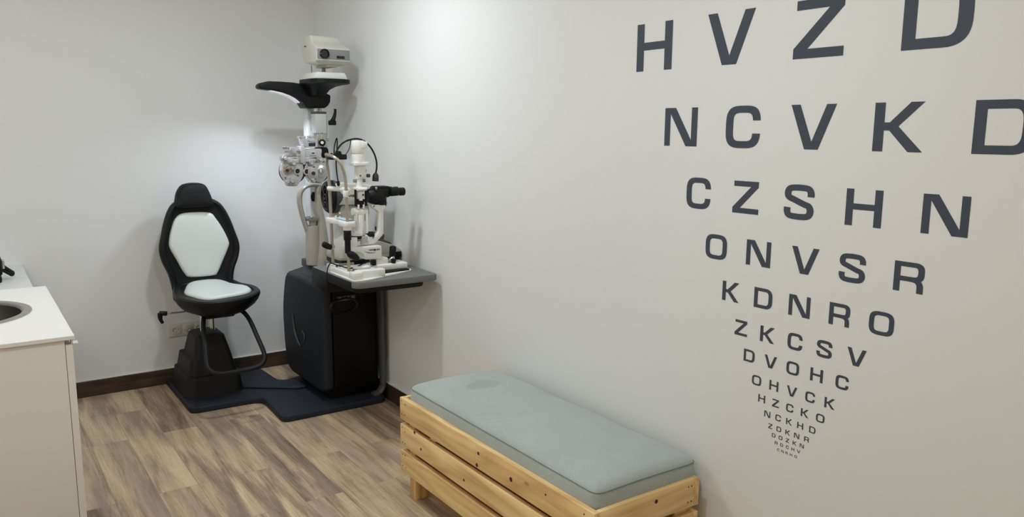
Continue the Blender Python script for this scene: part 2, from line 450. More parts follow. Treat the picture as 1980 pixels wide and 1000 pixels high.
def thing(name, label, cat, loc, group=None):
    o = bpy.data.objects.new(name, None); C.objects.link(o)
    o.location = loc; o.empty_display_size = 0.1
    o['label'] = label; o['category'] = cat
    if group: o['group'] = group
    ROOT[o.name] = Vector(loc)
    return o

def tag(o, label, cat, group=None):
    o['label'] = label; o['category'] = cat
    if group: o['group'] = group
    return o

def struct(name, mb, m):
    o = obj(name, mb, m, smooth=False); o['kind'] = 'structure'; return o

XZ = lambda y: (lambda u, v, d: (u, y + d, v))      # outline in x,z ; depth along y
YZ = lambda x: (lambda u, v, d: (x + d, u, v))      # outline in y,z ; depth along x
XY = lambda z: (lambda u, v, d: (u, v, z + d))      # outline in x,y ; depth along z

def text_mesh(body, size, fr, d, spacing=1.0, bold=0.0):
    cu = bpy.data.curves.new('t', 'FONT'); cu.body = body; cu.size = size; cu.space_character = spacing; cu.offset = bold
    cu.extrude = d; cu.resolution_u = 3
    o = bpy.data.objects.new('t', cu); C.objects.link(o)
    dg = bpy.context.evaluated_depsgraph_get(); dg.update()
    me = bpy.data.meshes.new_from_object(o.evaluated_get(dg))
    mb = MB(); mb.bm.from_mesh(me)
    for v in mb.bm.verts: v.co = Vector(fr(v.co.x, v.co.y, v.co.z))
    bpy.data.objects.remove(o); bpy.data.curves.remove(cu); bpy.data.meshes.remove(me)
    return mb

# ------------------------------------------------------------------ the room
X0, Y0, H = -3.4, -7.0, 2.55
struct('floor', MB().box((X0 - .1, .1), (Y0 - .1, .1), (-.1, 0)), M['floor'])
struct('ceiling', MB().box((X0 - .1, .1), (Y0 - .1, .1), (H, H + .1)), M['ceiling'])
struct('wall_back', MB().box((X0 - .1, .1), (0, .1), (0, H)), M['wall'])
struct('wall_right', MB().box((0, .1), (Y0 - .1, 0), (0, H)), M['wall'])
struct('wall_left', MB().box((X0 - .1, X0), (Y0, 0), (0, H)), M['wall'])
struct('wall_front', MB().box((X0, 0), (Y0 - .1, Y0), (0, H)), M['wall'])
struct('baseboard_back', MB().box((X0, 0), (-.014, 0), (0, .0937), .002), M['skirt'])
struct('baseboard_right', MB().box((-.014, 0), (Y0, -.014), (0, .0937), .002), M['skirt_y'])
struct('trim_1', MB().box((X0, -.004), (-.010, 0), (.0937, .0985), .001), M['caulk'])
struct('trim_2', MB().box((-.010, 0), (Y0, -.004), (.0937, .0985), .001), M['caulk'])

# ------------------------------------------------------------------ eye chart: slate vinyl letters on the right wall
GW = dict(H=1.05, V=1.15, Z=.99, D=1.07, N=1.15, C=1.04, K=1.06, S=.975, R=1.02, O=1.12)
def sup(cx, cz, a, b, n, t):
    c, s = math.cos(t), math.sin(t)
    return (cx + a * math.copysign(abs(c) ** (2 / n), c), cz + b * math.copysign(abs(s) ** (2 / n), s))
def strips(outer, inner, closed):
    k = len(outer); q = []
    for i in range(k if closed else k - 1):
        j = (i + 1) % k; q.append([outer[i], outer[j], inner[j], inner[i]])
    return q
def path_strip(pts, hx, hz, sub=8):
    P = rs(pts, closed=False, sub=sub); o = []; i_ = []
    for i, p in enumerate(P):
        t = (P[min(i + 1, len(P) - 1)] - P[max(i - 1, 0)]).normalized(); n = Vector((-t.y, t.x))
        o.append((p.x + n.x * hx, p.y + n.y * hz)); i_.append((p.x - n.x * hx, p.y - n.y * hz))
    return strips(o, i_, False)
def glyph(ch):
    w = GW[ch]
    if ch == 'H': return [[(0, 0), (.22, 0), (.22, 1), (0, 1)], [(w - .22, 0), (w, 0), (w, 1), (w - .22, 1)], [(.22, .44), (w - .22, .44), (w - .22, .605), (.22, .605)]]
    if ch == 'N': return [[(0, 0), (.205, 0), (.205, .84), (.77, 0), (1.15, 0), (1.15, 1), (.945, 1), (.945, .17), (.385, 1), (0, 1)]]
    if ch == 'V': return [[(0, 1), (.4, 0), (.75, 0), (1.15, 1), (.91, 1), (.575, .175), (.24, 1)]]
    if ch == 'Z': return [[(0, 0), (.99, 0), (.99, .165), (.29, .165), (.96, .83), (.96, 1), (.03, 1), (.03, .835), (.68, .835), (0, .175)]]
    if ch == 'K': return [[(0, 0), (.225, 0), (.225, .43), (.34, .43), (.76, 0), (1.06, 0), (.53, .515), (1.04, 1), (.76, 1), (.34, .595), (.225, .595), (.225, 1), (0, 1)]]
    if ch == 'O':
        T = [2 * PI * i / 64 for i in range(64)]
        return strips([sup(w / 2, .5, w / 2, .512, 3.4, t) for t in T], [sup(w / 2, .5, w / 2 - .228, .342, 4.4, t) for t in T], True)
    if ch == 'C':
        def run(a, b, n, zc):
            t0 = math.asin(min(1, ((zc - .5) / b)) ** (n / 2)); return [sup(w / 2, .5, a, b, n, t0 + (2 * PI - 2 * t0) * i / 60) for i in range(61)]
        return strips(run(w / 2, .512, 3.4, .655), run(w / 2 - .228, .340, 4.4, .655), False)
    if ch == 'D':
        o = [(0, 0), (0, 1)] + [(w - .42 + .42 * math.sin(t) ** .85 if t > 0 else w - .42, .5 + .5 * math.copysign(abs(math.cos(t)) ** .62, math.cos(t))) for t in [PI * i / 24 for i in range(25)]]
        i_ = [(.22, .165), (.22, .835)] + [(w - .44 + .215 * math.sin(t) ** .6 if t > 0 else w - .44, .5 + .335 * math.copysign(abs(math.cos(t)) ** .55, math.cos(t))) for t in [PI * i / 24 for i in range(25)]]
        return strips(o, i_, True)
    if ch == 'S':
        return path_strip([(.868, .668), (.866, .78), (.80, .885), (.64, .918), (.34, .918), (.17, .885), (.108, .79), (.112, .69), (.17, .625), (.32, .572), (.65, .452), (.80, .405), (.862, .31), (.864, .21), (.80, .115), (.64, .082), (.33, .082), (.165, .115), (.102, .22), (.104, .335)], .114, .089)
    if ch == 'R':
        o = [(0, .36), (0, 1)] + [(w - .33 + .33 * math.sin(t) ** .8 if t > 0 else w - .33, .68 + .32 * math.copysign(abs(math.cos(t)) ** .65, math.cos(t))) for t in [PI * i / 20 for i in range(21)]]
        i_ = [(.22, .52), (.22, .84)] + [(w - .36 + .145 * math.sin(t) ** .6 if t > 0 else w - .36, .68 + .16 * math.copysign(abs(math.cos(t)) ** .6, math.cos(t))) for t in [PI * i / 20 for i in range(21)]]
        return [[(0, 0), (.22, 0), (.22, .37), (0, .37)]] + strips(o, i_, True) + path_strip([(.55, .44), (.70, .425), (.82, .37), (.885, .27), (.895, .12), (.895, 0)], .108, .08)
    return []
CHART = [
    ('HVZD', .1569, 1.7544, (2.987, 3.299, 3.615, 3.928)),
    ('NCVKD', .1239, 1.5050, (3.132, 3.390, 3.621, 3.873, 4.120)),
    ('CZSHN', .0982, 1.3068, (3.241, 3.431, 3.618, 3.811, 4.018)),
    ('ONVSR', .0772, 1.1527, (3.332, 3.493, 3.653, 3.806, 3.960)),
    ('KDNRO', .0619, 1.0268, (3.409, 3.531, 3.654, 3.785, 3.903)),
    ('ZKCSV', .0486, .9265, (3.465, 3.561, 3.658, 3.755, 3.848)),
    ('DVOHC', .0385, .8508, (3.505, 3.582, 3.660, 3.740, 3.820)),
    ('OHVCK', .0306, .7850, (3.541, 3.605, 3.666, 3.729, 3.791)),
    ('HZCKO', .0243, .7362, (3.568, 3.619, 3.668, 3.718, 3.768)),
    ('NCKHD', .0193, .6965, (3.593, 3.633, 3.671, 3.709, 3.749)),
    ('ZDKNR', .0153, .6645, (3.610, 3.640, 3.671, 3.701, 3.735)),
    ('DOZKN', .0121, .6415, (3.625, 3.649, 3.674, 3.698, 3.722)),
    ('RDCHV', .0096, .6222, (3.637, 3.656, 3.676, 3.695, 3.714)),
    ('CNRHO', .0077, .6043, (3.647, 3.661, 3.676, 3.691, 3.707)),
]
chart = thing('eye_chart', 'tapering dark grey letter chart stuck across the bare white right wall', 'eye chart', (-.0004, -3.68, .60))
for word, h, zb, ys in CHART:
    row = bpy.data.objects.new('letter_row', None); C.objects.link(row); row.parent = chart; ROOT[row.name] = ROOT[chart.name]
    for ch, y in zip(word, ys):
        mb = MB()
        for k, poly in enumerate(glyph(ch)): mb.ngon([(-.0006 - (.00006 if ch == 'R' and k >= 25 else 0), -(y + u * h), zb + v * h) for u, v in poly])
        bm = mb.bm
        bmesh.ops.remove_doubles(bm, verts=bm.verts, dist=1e-5)
        for f in bm.faces:
            f.normal_update()
            if f.normal.x > 0: f.normal_flip()
        obj('letter', mb, M['letter'], row, smooth=False)

# ------------------------------------------------------------------ instrument stand: base plate, cabinet, table, column, arms
stand = thing('instrument_stand', 'black instrument stand with slate base plate, cabinet, grey table and lamp arm', 'examination stand', (-.3, -.6, 0))
plate = round_poly([(-1.02, -.02), (-1.02, -.648), (-.635, -.662), (-.648, -1.056), (-.036, -1.056), (-.036, -.30), (-.452, -.448), (-.474, -.02)], [.03, .05, .07, .05, .05, .05, .08, .03], 6)
mb = MB().prism(plate, XY(0), 0, .036, .008, 3)
obj('base_plate', mb, M['slate2'], stand)
mb = MB().prism([(-.69, -.34), (-.69, -.46), (-.42, -.66), (-.36, -.66), (-.36, -.52)], XY(0), .034, .052, .012, 3)
obj('cable_cover', mb, M['slate2'], stand)
# cabinet body
side = round_poly([(-1.0, .115), (-1.0, .70), (-.60, .703), (-.405, .695), (-.352, .56), (-.328, .44), (-.340, .25), (-.372, .12), (-.44, .085), (-.94, .088)], [.02, .035, .1, .05, .15, .15, .15, .05, .05, .03], 4)
mb = MB().prism(side, YZ(-.385), 0, .055, .018, 3)
for v in mb.bm.verts:
    if v.co.z > .6: v.co.z += max(0, (v.co.x + .385)) * .28
obj('cabinet_shell', mb, M['slate'], stand)
mb = MB().box((-.338, -.05), (-.978, -.40), (.085, .68), .012)
cab = obj('cabinet_body', mb, M['deep'], stand)
mb = MB().prism([(-.383, .66), (-.383, .694), (-.365, .704), (-.19, .748), (-.055, .748), (-.055, .66)], XZ(-.985), 0, .565, .012, 3)
obj('cabinet_top', mb, M['slate'], stand)
mb = MB().box((-.325, -.062), (-.990, -.95), (.12, .735), .006)
obj('front_panel', mb, M['deep'], stand)
mb = MB().box((-.33, -.09), (-.93, -.46), (.034, .09), .004)
obj('plinth', mb, M['blackpl'], stand)
mb = MB().tube([(-.034, -1.0, .79), (-.034, -1.0, .5), (-.034, -1.0, .12), (-.040, -1.0, .075), (-.062, -1.0, .048), (-.10, -1.0, .040)], .016, n=10, sub=4, flat=((0, 1, 0), 1.8))
obj('edge_strip', mb, M['strip'], stand)
for q in ((-0.0299, -0.9850, 0.3721), (-0.0435, -0.9850, 0.0326)): obj('screw', MB().ball(q, .005), M['steel'], stand)
# emblem on the cabinet side: two thin arcs
mb = MB()
mb.tube([(-0.3880, -0.5207, 0.4645), (-0.3880, -0.5313, 0.3969), (-0.3880, -0.5644, 0.3343), (-0.3880, -0.6292, 0.2889)], [.003, .0075, .0085, .005], n=8, sub=5, flat=((1, 0, 0), .6))
mb.tube([(-0.3880, -0.6688, 0.3884), (-0.3880, -0.7012, 0.3769), (-0.3880, -0.7073, 0.3535), (-0.3880, -0.6921, 0.3253)], [.002, .005, .005, .0025], n=8, sub=5, flat=((1, 0, 0), .6))
obj('emblem', mb, M['strip'], stand)
# control recess
mb = MB().lathe([(.088, -.02), (.088, .016), (.080, .024), (.066, .018), (.060, -.01)], (-0.2587, -0.9850, 0.5863), (0, -1, 0), 40)
for v in mb.bm.verts: v.co.z = .585 + (v.co.z - .585) * .55
obj('control_ring', mb, M['tower'], stand)
mb = MB().box((-.30, -.19), (-.999, -.985), (.612, .642), .003)
pan_ = obj('control_panel', mb, M['dgrey'], stand)
for i in range(4):
    mb = MB().box((-.292 + i * .025, -.275 + i * .025), (-1.003, -.998), (.619, .636), .002)
    obj('button', mb, M['mgrey'], pan_)

# table
tp = round_poly([(-.474, -1.09), (-.474, -1.642), (-.024, -1.642), (-.018, -.93), (-.345, -.93), (-.36, -1.09)], [.03, .055, .035, .03, .02, .01], 6)
mb = MB().prism(tp, XY(0), .808, .84, .004, 2)
tt = obj('table_top', mb, [M['table']], stand)
mb = MB().box((-.4765, -.4735), (-1.60, -1.095), (.808, .8385), .001)
obj('edge_band', mb, M['blackpl'], tt)
mb = MB().prism(round_poly([(-.450, -1.10), (-.450, -1.60), (-.075, -1.605), (-.045, -.96), (-.36, -.96)], .05, 4), XY(0), .776, .808, .010, 2)
obj('table_tray', mb, M['blackpl'], stand)
mb = MB().box((-.43, -.12), (-1.18, -.95), (.70, .79), .02)
obj('table_bracket', mb, M['blackpl'], stand)
# column
mb = MB().box((-.229, -.150), (-.455, -.375), (.735, 1.70), .006)
obj('column', mb, M['colgrey'], stand)
mb = MB().box((-.262, -.14), (-.47, -.35), (.715, .765), .008)
obj('column_foot', mb, M['dgrey'], stand)
# beige instrument holder in front of the column
mb = MB()
mb.tube([(-0.2565, -0.5200, 0.8787), (-0.2794, -0.5200, 0.9550), (-0.3021, -0.5200, 1.0306), (-0.3181, -0.5200, 1.1111), (-0.3174, -0.5200, 1.1720), (-0.2958, -0.5200, 1.2077), (-0.2574, -0.5200, 1.2231), (-0.2128, -0.5200, 1.2232), (-0.1810, -0.5200, 1.2098)],
        [.013, .0125, .0125, .013, .014, .0135, .0125, .013, .014], n=14, sub=5, flat=((0, 1, 0), 2.2))
mb.tube([(-0.2005, -0.5300, 1.2265), (-0.2097, -0.5300, 1.1930), (-0.2129, -0.5300, 1.1439), (-0.2085, -0.5300, 1.0820), (-0.1993, -0.5300, 1.0194), (-0.1967, -0.5300, 0.9507), (-0.1975, -0.5300, 0.8755), (-0.2015, -0.5300, 0.8002), (-0.2052, -0.5300, 0.7373)],
        [.012, .021, .0235, .024, .026, .033, .041, .051, .053], n=18, sub=5, flat=((0, 1, 0), 1.35))
mb.lathe([(.030, 0), (.046, .004), (.048, .08), (.041, .18), (.037, .236), (.034, .238), (.031, .22), (.0, .215)], (-0.2455, -0.5300, 0.7473), (-.02, .0, 1), 30)
holder = obj('instrument_holder', mb, M['beige'], stand)
mb = MB()
mb.tube([(-0.2321, -0.5250, 1.1812), (-0.2393, -0.5250, 1.1570), (-0.2371, -0.5250, 1.1292)], [.010, .013, .009], n=12, sub=3, flat=((0, 1, 0), 1.5))
obj('holder_grip', mb, M['blackpl'], holder)
# phoropter arm
mb = MB().box((-.247, -.180), (-.625, -.555), (1.527, 1.640), .006)
arm = obj('swing_arm', mb, M['lgrey'], stand)
mb = MB().box((-.248, -.179), (-.626, -.554), (1.640, 1.652), .002)
obj('arm_cap', mb, M['dgrey'], arm)
mb = MB().box((-.22, -.16), (-.56, -.45), (1.55, 1.62), .012)
obj('arm_link', mb, M['lgrey'], arm)
mb = MB().prism(round_poly([(-.181, 1.625), (-.166, 1.632), (-.157, 1.610), (-.155, 1.46), (-.165, 1.445), (-.181, 1.445)], .012, 4), XZ(-.60), 0, .05, .006)
obj('arm_side_cover', mb, M['lgrey'], arm)
mb = MB().box((-.234, -.181), (-.615, -.565), (1.448, 1.53), .004)
mb.cyl((-.222, -.618, 1.448), (-.222, -.618, 1.53), .006); mb.cyl((-.197, -.618, 1.448), (-.197, -.618, 1.53), .006)
obj('guide_rail', mb, M['steel'], arm)
mb = MB().cyl((-0.2009, -0.6000, 1.4739), (-0.2187, -0.6450, 1.4747), .020, bev=.003)
knob = obj('adjusting_knob', mb, M['blackpl'], arm)
mb = MB().cyl((-0.2168, -0.6400, 1.4746), (-0.2207, -0.6500, 1.4748), .009, bev=.002)
obj('knob_cap', mb, M['white'], knob)
mb = MB().cyl((-0.1719, -0.6000, 1.4918), (-0.1593, -0.6000, 1.4918), .007)
obj('set_screw', mb, M['steel'], arm)
mb = MB().box((-.158, -.115), (-.612, -.578), (1.575, 1.602), .004)
mb.tube([(-0.1416, -0.5950, 1.5844), (-0.1249, -0.5950, 1.6115), (-0.1142, -0.5950, 1.6474), (-0.1135, -0.5950, 1.6697)], [.017, .012, .008, .0075], n=12, sub=5)
obj('locking_lever', mb, M['blackpl'], arm)
mb = MB().prism(round_poly([(-.236, 1.40), (-.236, 1.447), (-.178, 1.447), (-.170, 1.43), (-.170, 1.40)], .01, 4), XZ(-.62), 0, .06, .004)
obj('arm_foot', mb, M['blackpl'], arm)
mb = MB().cyl((-.205, -.53, 1.60), (-.205, -.53, 1.72), .016)
mb.cyl((-.172, -.50, 1.60), (-.172, -.50, 1.72), .012)
obj('arm_shaft', mb, M['steel'], arm)
# overhead lamp arm
lo = [(-0.5342, 1.7893), (-0.5190, 1.8041), (-0.4747, 1.8159), (-0.4065, 1.8158), (-0.3463, 1.8139), (-0.2915, 1.8073), (-0.2394, 1.7917), (-0.1866, 1.7728), (-0.1237, 1.7480), (-0.1281, 1.7088), (-0.1416, 1.6874), (-0.1613, 1.6734), (-0.2686, 1.6710), (-0.2892, 1.7016), (-0.3192, 1.7243), (-0.3612, 1.7435), (-0.4088, 1.7579), (-0.4738, 1.7673), (-0.5291, 1.7724)]
mb = MB().prism(lo, XZ(-.50), -.065, .075, .012, 3)
for v in mb.bm.verts:
    t = min(1, max(0, (-.2 - v.co.x) / .33)); v.co.y = -.49 + (v.co.y + .49) * (1.0 - .5 * t)
larm = obj('lamp_arm', mb, M['blackpl'], stand)
gl = [(-0.4680, 1.7660), (-0.4089, 1.7565), (-0.3612, 1.7420), (-0.3283, 1.7255), (-0.3015, 1.7042), (-0.3047, 1.6997), (-0.3316, 1.7201), (-0.3645, 1.7361), (-0.4091, 1.7507), (-0.4681, 1.7617)]
mb = MB().prism(gl, XZ(-.50), -.032, .030, 0)
obj('light_panel', mb, M['glow'], larm)
# projector tray: a thin plate whose underside sweeps down to a neck
to_ = round_poly([(-.312, -.49), (-.312, -.805), (-.080, -.81), (-.080, -.49)], .10, 8)
tn_ = round_poly([(-.255, -.52), (-.255, -.625), (-.175, -.625), (-.175, -.52)], .04, 8)
def mixr(t, z): return [(a.x + (b.x - a.x) * t, a.y + (b.y - a.y) * t, z) for a, b in zip(to_, tn_)]
mb = MB().loft([mixr(.03, 1.829), mixr(0, 1.826), mixr(0, 1.807), mixr(.05, 1.804), mixr(.3, 1.800), mixr(.55, 1.792), mixr(.8, 1.775), mixr(1.0, 1.742)])
obj('projector_tray', mb, M['blackpl'], stand)

# ------------------------------------------------------------------ examination chair
CX = -.826
chair = thing('examination_chair', 'black examination chair with pale green pads on a tapered pedestal', 'chair', (CX, -.35, .036))
def frus(z0, z1, a, b, r0=.05):
    """frustum between two rectangles (x0,x1,y0,y1)"""
    def ring(q, z, r): return [(p.x, p.y, z) for p in round_poly([(q[0], q[3]), (q[0], q[2]), (q[1], q[2]), (q[1], q[3])], r, 5)]
    return [ring(a, z0, r0), ring(b, z1, r0 * .9)]
A = (-1.007, -.676, -.490, -.08)
B = (-.985, -.690, -.470, -.09)
Cc = (-.972, -.700, -.452, -.10)
D = (-.958, -.722, -.438, -.12)
E_ = (-.938, -.723, -.437, -.15)
F_ = (-.915, -.752, -.402, -.19)
rings = frus(.036, .145, A, B) + frus(.149, .235, Cc, D, .04) + frus(.242, .36, E_, F_, .035) + frus(.368, .372, (-.898, -.762, -.388, -.197), (-.88, -.775, -.375, -.21), .03)
mb = MB().loft(rings)
obj('pedestal', mb, M['tower'], chair, angle=30)
mb = MB().cyl((CX - .028, -.30, .37), (CX - .028, -.30, .56), .013); mb.cyl((CX + .026, -.30, .37), (CX + .026, -.30, .56), .017)
obj('lift_post', mb, M['chrome'], chair)
# seat pan
so = [(-1.0, -.30), (-1.03, -.42), (-1.052, -.555), (-1.046, -.636), (-.991, -.785), (-.945, -.828), (-.846, -.846), (-.724, -.805), (-.640, -.700), (-.604, -.626), (-.596, -.51), (-.63, -.39), (-.655, -.29), (-.70, -.235), (-.80, -.215), (-.90, -.22), (-.965, -.245)]
so = rs(so, sub=4)
def dish(u, v, d):
    # a seat that rises a little at the back and towards the sides
    k = max(0, (v + .36)) * .10
    return (u, v, .654 + d + k)
mb = MB().pad(so, [(.155, -.108), (.12, -.106), (.085, -.101), (.055, -.090), (.032, -.072), (.014, -.048), (.002, -.020), (.002, -.006), (.010, .002), (.034, .000), (.042, -.008)], dish)
for v in mb.bm.verts: pass
obj('seat_pan', mb, M['blackpl'], chair)
sc_ = [(-.962, -.407), (-.932, -.315), (-.886, -.256), (-.804, -.243), (-.742, -.262), (-.711, -.306), (-.680, -.41), (-.645, -.48), (-.640, -.545), (-.652, -.612), (-.70, -.68), (-.813, -.722), (-.900, -.735), (-.945, -.690), (-.970, -.600), (-.984, -.528), (-.978, -.46)]
mb = MB().pad(rs(sc_, sub=4), [(.004, -.03), (.0, -.014), (.001, -.004), (.006, .003), (.016, .007), (.034, .008)], dish, dome=.002)
obj('seat_cushion', mb, M['pu'], chair)
# backrest shell, leaning back a little, edges wrapped forward
half = [(.000, 1.150), (.075, 1.146), (.128, 1.120), (.160, 1.078), (.188, 1.010), (.206, .945), (.222, .885), (.224, .840), (.212, .785), (.188, .725), (.176, .670), (.172, .62), (.172, .57), (.09, .545), (.0, .54)]
bo = [(-a, b) for a, b in half] + [(a, b) for a, b in half[-2:0:-1]]
bo = rs(bo, sub=4)
def back(u, v, d):
    # d positive = towards the sitter (-y)
    lean = (v - .62) * .12
    curl = -.55 * u * u
    foot = -.10 * max(0, (.68 - v) / .14) ** 2 if v < .68 else 0
    return (CX + u, -.245 + lean - d + curl + foot, v)
mb = MB().pad(bo, [(.04, -.045), (.012, -.036), (.0, -.020), (.0, .002), (.006, .014), (.015, .017), (.026, .012), (.036, .0)], back)
obj('backrest_shell', mb, M['blackpl'], chair)
po = [(-.088, 1.060), (-.02, 1.066), (.075, 1.058), (.108, 1.020), (.142, .956), (.166, .888), (.162, .850), (.124, .770), (.090, .703), (.064, .688), (-.064, .690), (-.098, .716), (-.132, .790), (-.168, .872), (-.166, .920), (-.150, .975), (-.126, 1.030)]
mb = MB().pad(rs(po, sub=4), [(.003, -.012), (.0, .0), (.002, .010), (.008, .017), (.018, .020)], back, dome=.006)
obj('back_cushion', mb, M['pu'], chair)
ho = [(-.113, 1.110), (-.108, 1.150), (-.095, 1.190), (-.070, 1.222), (-.04, 1.233), (.0, 1.236), (.042, 1.232), (.066, 1.214), (.084, 1.170), (.096, 1.128), (.098, 1.106), (.082, 1.096), (.0, 1.096), (-.094, 1.097)]
mb = MB().pad(rs(ho, sub=4), [(.02, -.035), (.004, -.028), (.0, -.01), (.0, .03), (.006, .046), (.018, .054)], lambda u, v, d: back(u - .005, v, d), dome=.004)
obj('headrest', mb, M['blackrub'], chair)
mb = MB().box((CX - .085, CX + .085), (-.60, -.24), (.508, .56), .012)
obj('seat_mount', mb, M['blackpl'], chair)
# footrest loop
mb = MB().tube([(-.83, -.60, .548), (-.900, -.61, .545), (-.932, -.66, .50), (-.950, -.76, .40), (-.962, -.83, .315), (-.940, -.855, .282), (-.89, -.86, .268), (-.80, -.86, .268), (-.735, -.86, .270), (-.685, -.855, .285), (-.660, -.83, .325), (-.676, -.76, .42), (-.698, -.68, .515), (-.735, -.62, .552), (-.82, -.60, .555)], .0125, n=12, sub=5, closed=False)
obj('footrest', mb, M['tower'], chair)
mb = MB().tube([(-0.9220, -0.4200, 0.5311), (-0.9916, -0.4200, 0.5280), (-1.0677, -0.4200, 0.5303)], .0045, n=8)
lev = obj('tilt_rod', mb, M['steel'], chair)
mb = MB().cyl((-1.0651, -0.4200, 0.5299), (-1.1050, -0.4200, 0.5365), .013, bev=.003)
mb.tube([(-1.0997, -0.4200, 0.5358), (-1.1022, -0.4200, 0.5156), (-1.0981, -0.4200, 0.4944), (-1.0910, -0.4200, 0.4787)], [.015, .013, .010, .009], n=10, sub=4)
obj('tilt_handle', mb, M['blackpl'], lev)

# ------------------------------------------------------------------ chart projector on its tray
proj = thing('chart_projector', 'cream chart projector with a round black lens on the high black tray', 'projector', (-.2, -.68, 1.829))
mb = MB().prism([(-.292, 1.829), (-.276, 1.866), (-.112, 1.866), (-.096, 1.829)], XZ(-.75), 0, .22, .006)
obj('foot_plate', mb, M['white'], proj)
mb = MB().cyl((-.203, -.66, 1.862), (-.203, -.66, 1.905), .012, .009)
obj('swivel_post', mb, M['mgrey'], proj)
mb = MB().cyl((-.274, -.66, 1.862), (-.274, -.66, 1.905), .003, n=10)
obj('support_rod', mb, M['mgrey'], proj)
# side profile in y,z: wedge that slopes down to the front
pf = round_poly([(-.820, 1.925), (-.820, 1.988), (-.730, 2.030), (-.712, 2.066), (-.602, 2.060), (-.588, 2.000), (-.612, 1.928), (-.665, 1.905), (-.790, 1.903)], [.006, .008, .02, .015, .02, .02, .02, .02, .02], 4)
mb = MB().prism(pf, YZ(-.303), 0, .196, .008, 3)
for v in mb.bm.verts:
    t = (v.co.y + .82) / .23
    if v.co.z > 2.01 and v.co.x > -.2: v.co.x -= .022 * min(1, (v.co.z - 2.01) / .04)
    if v.co.z > 2.01 and v.co.x < -.2: v.co.x += .006 * min(1, (v.co.z - 2.01) / .04)
    if v.co.z < 1.915: v.co.x = -.205 + (v.co.x + .205) * .78
obj('housing', mb, M['cream'], proj)
mb = MB().box((-.300, -.112), (-.8225, -.815), (1.929, 1.984), .003)
fp = obj('front_panel', mb, M['mgrey'], proj)
mb = MB().lathe([(.0, .0), (.0265, .0), (.0265, .016), (.022, .018), (.020, .008), (.0, .006)], (-.262, -.818, 1.957), (0, -1, 0), 32)
obj('lens', mb, M['glassdk'], fp)
mb = MB().box((-.190, -.145), (-.825, -.82), (1.936, 1.951), .001)
obj('display', mb, M['glassdk'], fp)
mb = MB().box((-.235, -.165), (-.78, -.62), (1.893, 1.908), .006)
obj('swivel_plate', mb, M['cream2'], proj)
mb = MB().box((-.3045, -.302), (-.66, -.635), (2.005, 2.011), .0005)
obj('badge', mb, M['dgrey'], proj)

# ------------------------------------------------------------------ phoropter
PY = -.62
ph = thing('phoropter', 'silver phoropter with two lens drums hung from the swing arm', 'phoropter', (-.32, PY, 1.25))
def ring_knob(p, r, d, m, parent, name='dial', cap=None):
    mb = MB().lathe([(r * .6, .0), (r, .001), (r, d * .7), (r * .9, d * .95), (r * .62, d), (r * .58, d * .8), (.0, d * .8)], p, (0, -1, 0), 26)
    o = obj(name, mb, m, parent)
    if cap:
        mb = MB().lathe([(r * .5, 0), (r * .5, d * .5), (r * .42, d * .62), (0, d * .62)], (p[0], p[1] - d * .75, p[2]), (0, -1, 0), 20)
        obj('dial_cap', mb, cap, o)
    return o
lb = [(-0.4553, 1.3187), (-0.4482, 1.3476), (-0.4357, 1.3648), (-0.4172, 1.3791), (-0.3960, 1.3861), (-0.3718, 1.3887), (-0.3508, 1.3840), (-0.3361, 1.3691), (-0.3278, 1.3454), (-0.3258, 1.3159), (-0.3315, 1.2864), (-0.3463, 1.2572), (-0.3687, 1.2283), (-0.3960, 1.2278), (-0.4230, 1.2302), (-0.4308, 1.2597), (-0.4463, 1.2836)]
mb = MB().prism(round_poly(lb, .004, 2), XZ(PY), -.005, .04, .006, 3)
left = obj('lens_drum', mb, M['silver2'], ph)
rb = [(-0.3244, 1.3129), (-0.3188, 1.3393), (-0.3025, 1.3671), (-0.2804, 1.3816), (-0.2554, 1.3871), (-0.2273, 1.3898), (-0.2055, 1.3835), (-0.1889, 1.3608), (-0.1803, 1.3307), (-0.1813, 1.2976), (-0.1900, 1.2737), (-0.2033, 1.2560), (-0.2227, 1.2415), (-0.2539, 1.2485), (-0.2882, 1.2466), (-0.2998, 1.2678), (-0.3176, 1.2890)]
mb = MB().prism(round_poly(rb, .004, 2), XZ(PY), -.005, .04, .006, 3)
right = obj('lens_drum', mb, M['silver'], ph)
# dark rims behind the drums
mb = MB().cyl((-0.3786, -0.5800, 1.3123), (-0.3733, -0.5650, 1.3115), .075, n=40, bev=.004)
obj('drum_rim', mb, M['dgrey'], left)
mb = MB().cyl((-0.2269, -0.5800, 1.3089), (-0.2211, -0.5650, 1.3080), .069, n=40, bev=.004)
obj('drum_rim', mb, M['dgrey'], right)
yf = PY - .006
def front(px): return (px[0], yf, px[2])
for par, ap in ((left, (-0.3662, -0.6260, 1.3135)), (right, (-0.3114, -0.6260, 1.3105))):
    mb = MB().lathe([(.019, 0), (.021, .006), (.018, .010), (.0145, .010), (.013, .002), (.0, .002)], ap, (0, -1, 0), 30); obj('aperture_ring', mb, M['silver2'], par)
    mb = MB().cyl((ap[0], ap[1] + .004, ap[2]), (ap[0], ap[1] - .004, ap[2]), .0145, n=28); obj('aperture', mb, M['glassdk'], par)
ring_knob((-0.4472, -0.6260, 1.3884), .020, .040, M['silver'], left, 'power_knob', M['silver2'])
ring_knob((-0.3932, -0.6260, 1.3585), .018, .022, M['steel'], left, 'dial', M['silver2'])
ring_knob((-0.4276, -0.6260, 1.3198), .018, .014, M['champagne'], left, 'dial', M['brownlens'])
ring_knob((-0.4002, -0.6260, 1.3324), .014, .020, M['steel'], left, 'dial', M['silver'])
ring_knob((-0.4075, -0.6260, 1.2594), .020, .028, M['silver'], left, 'axis_knob', M['silver2'])
ring_knob((-0.4304, -0.6400, 1.2579), .010, .018, M['silver2'], left, 'cylinder_knob')
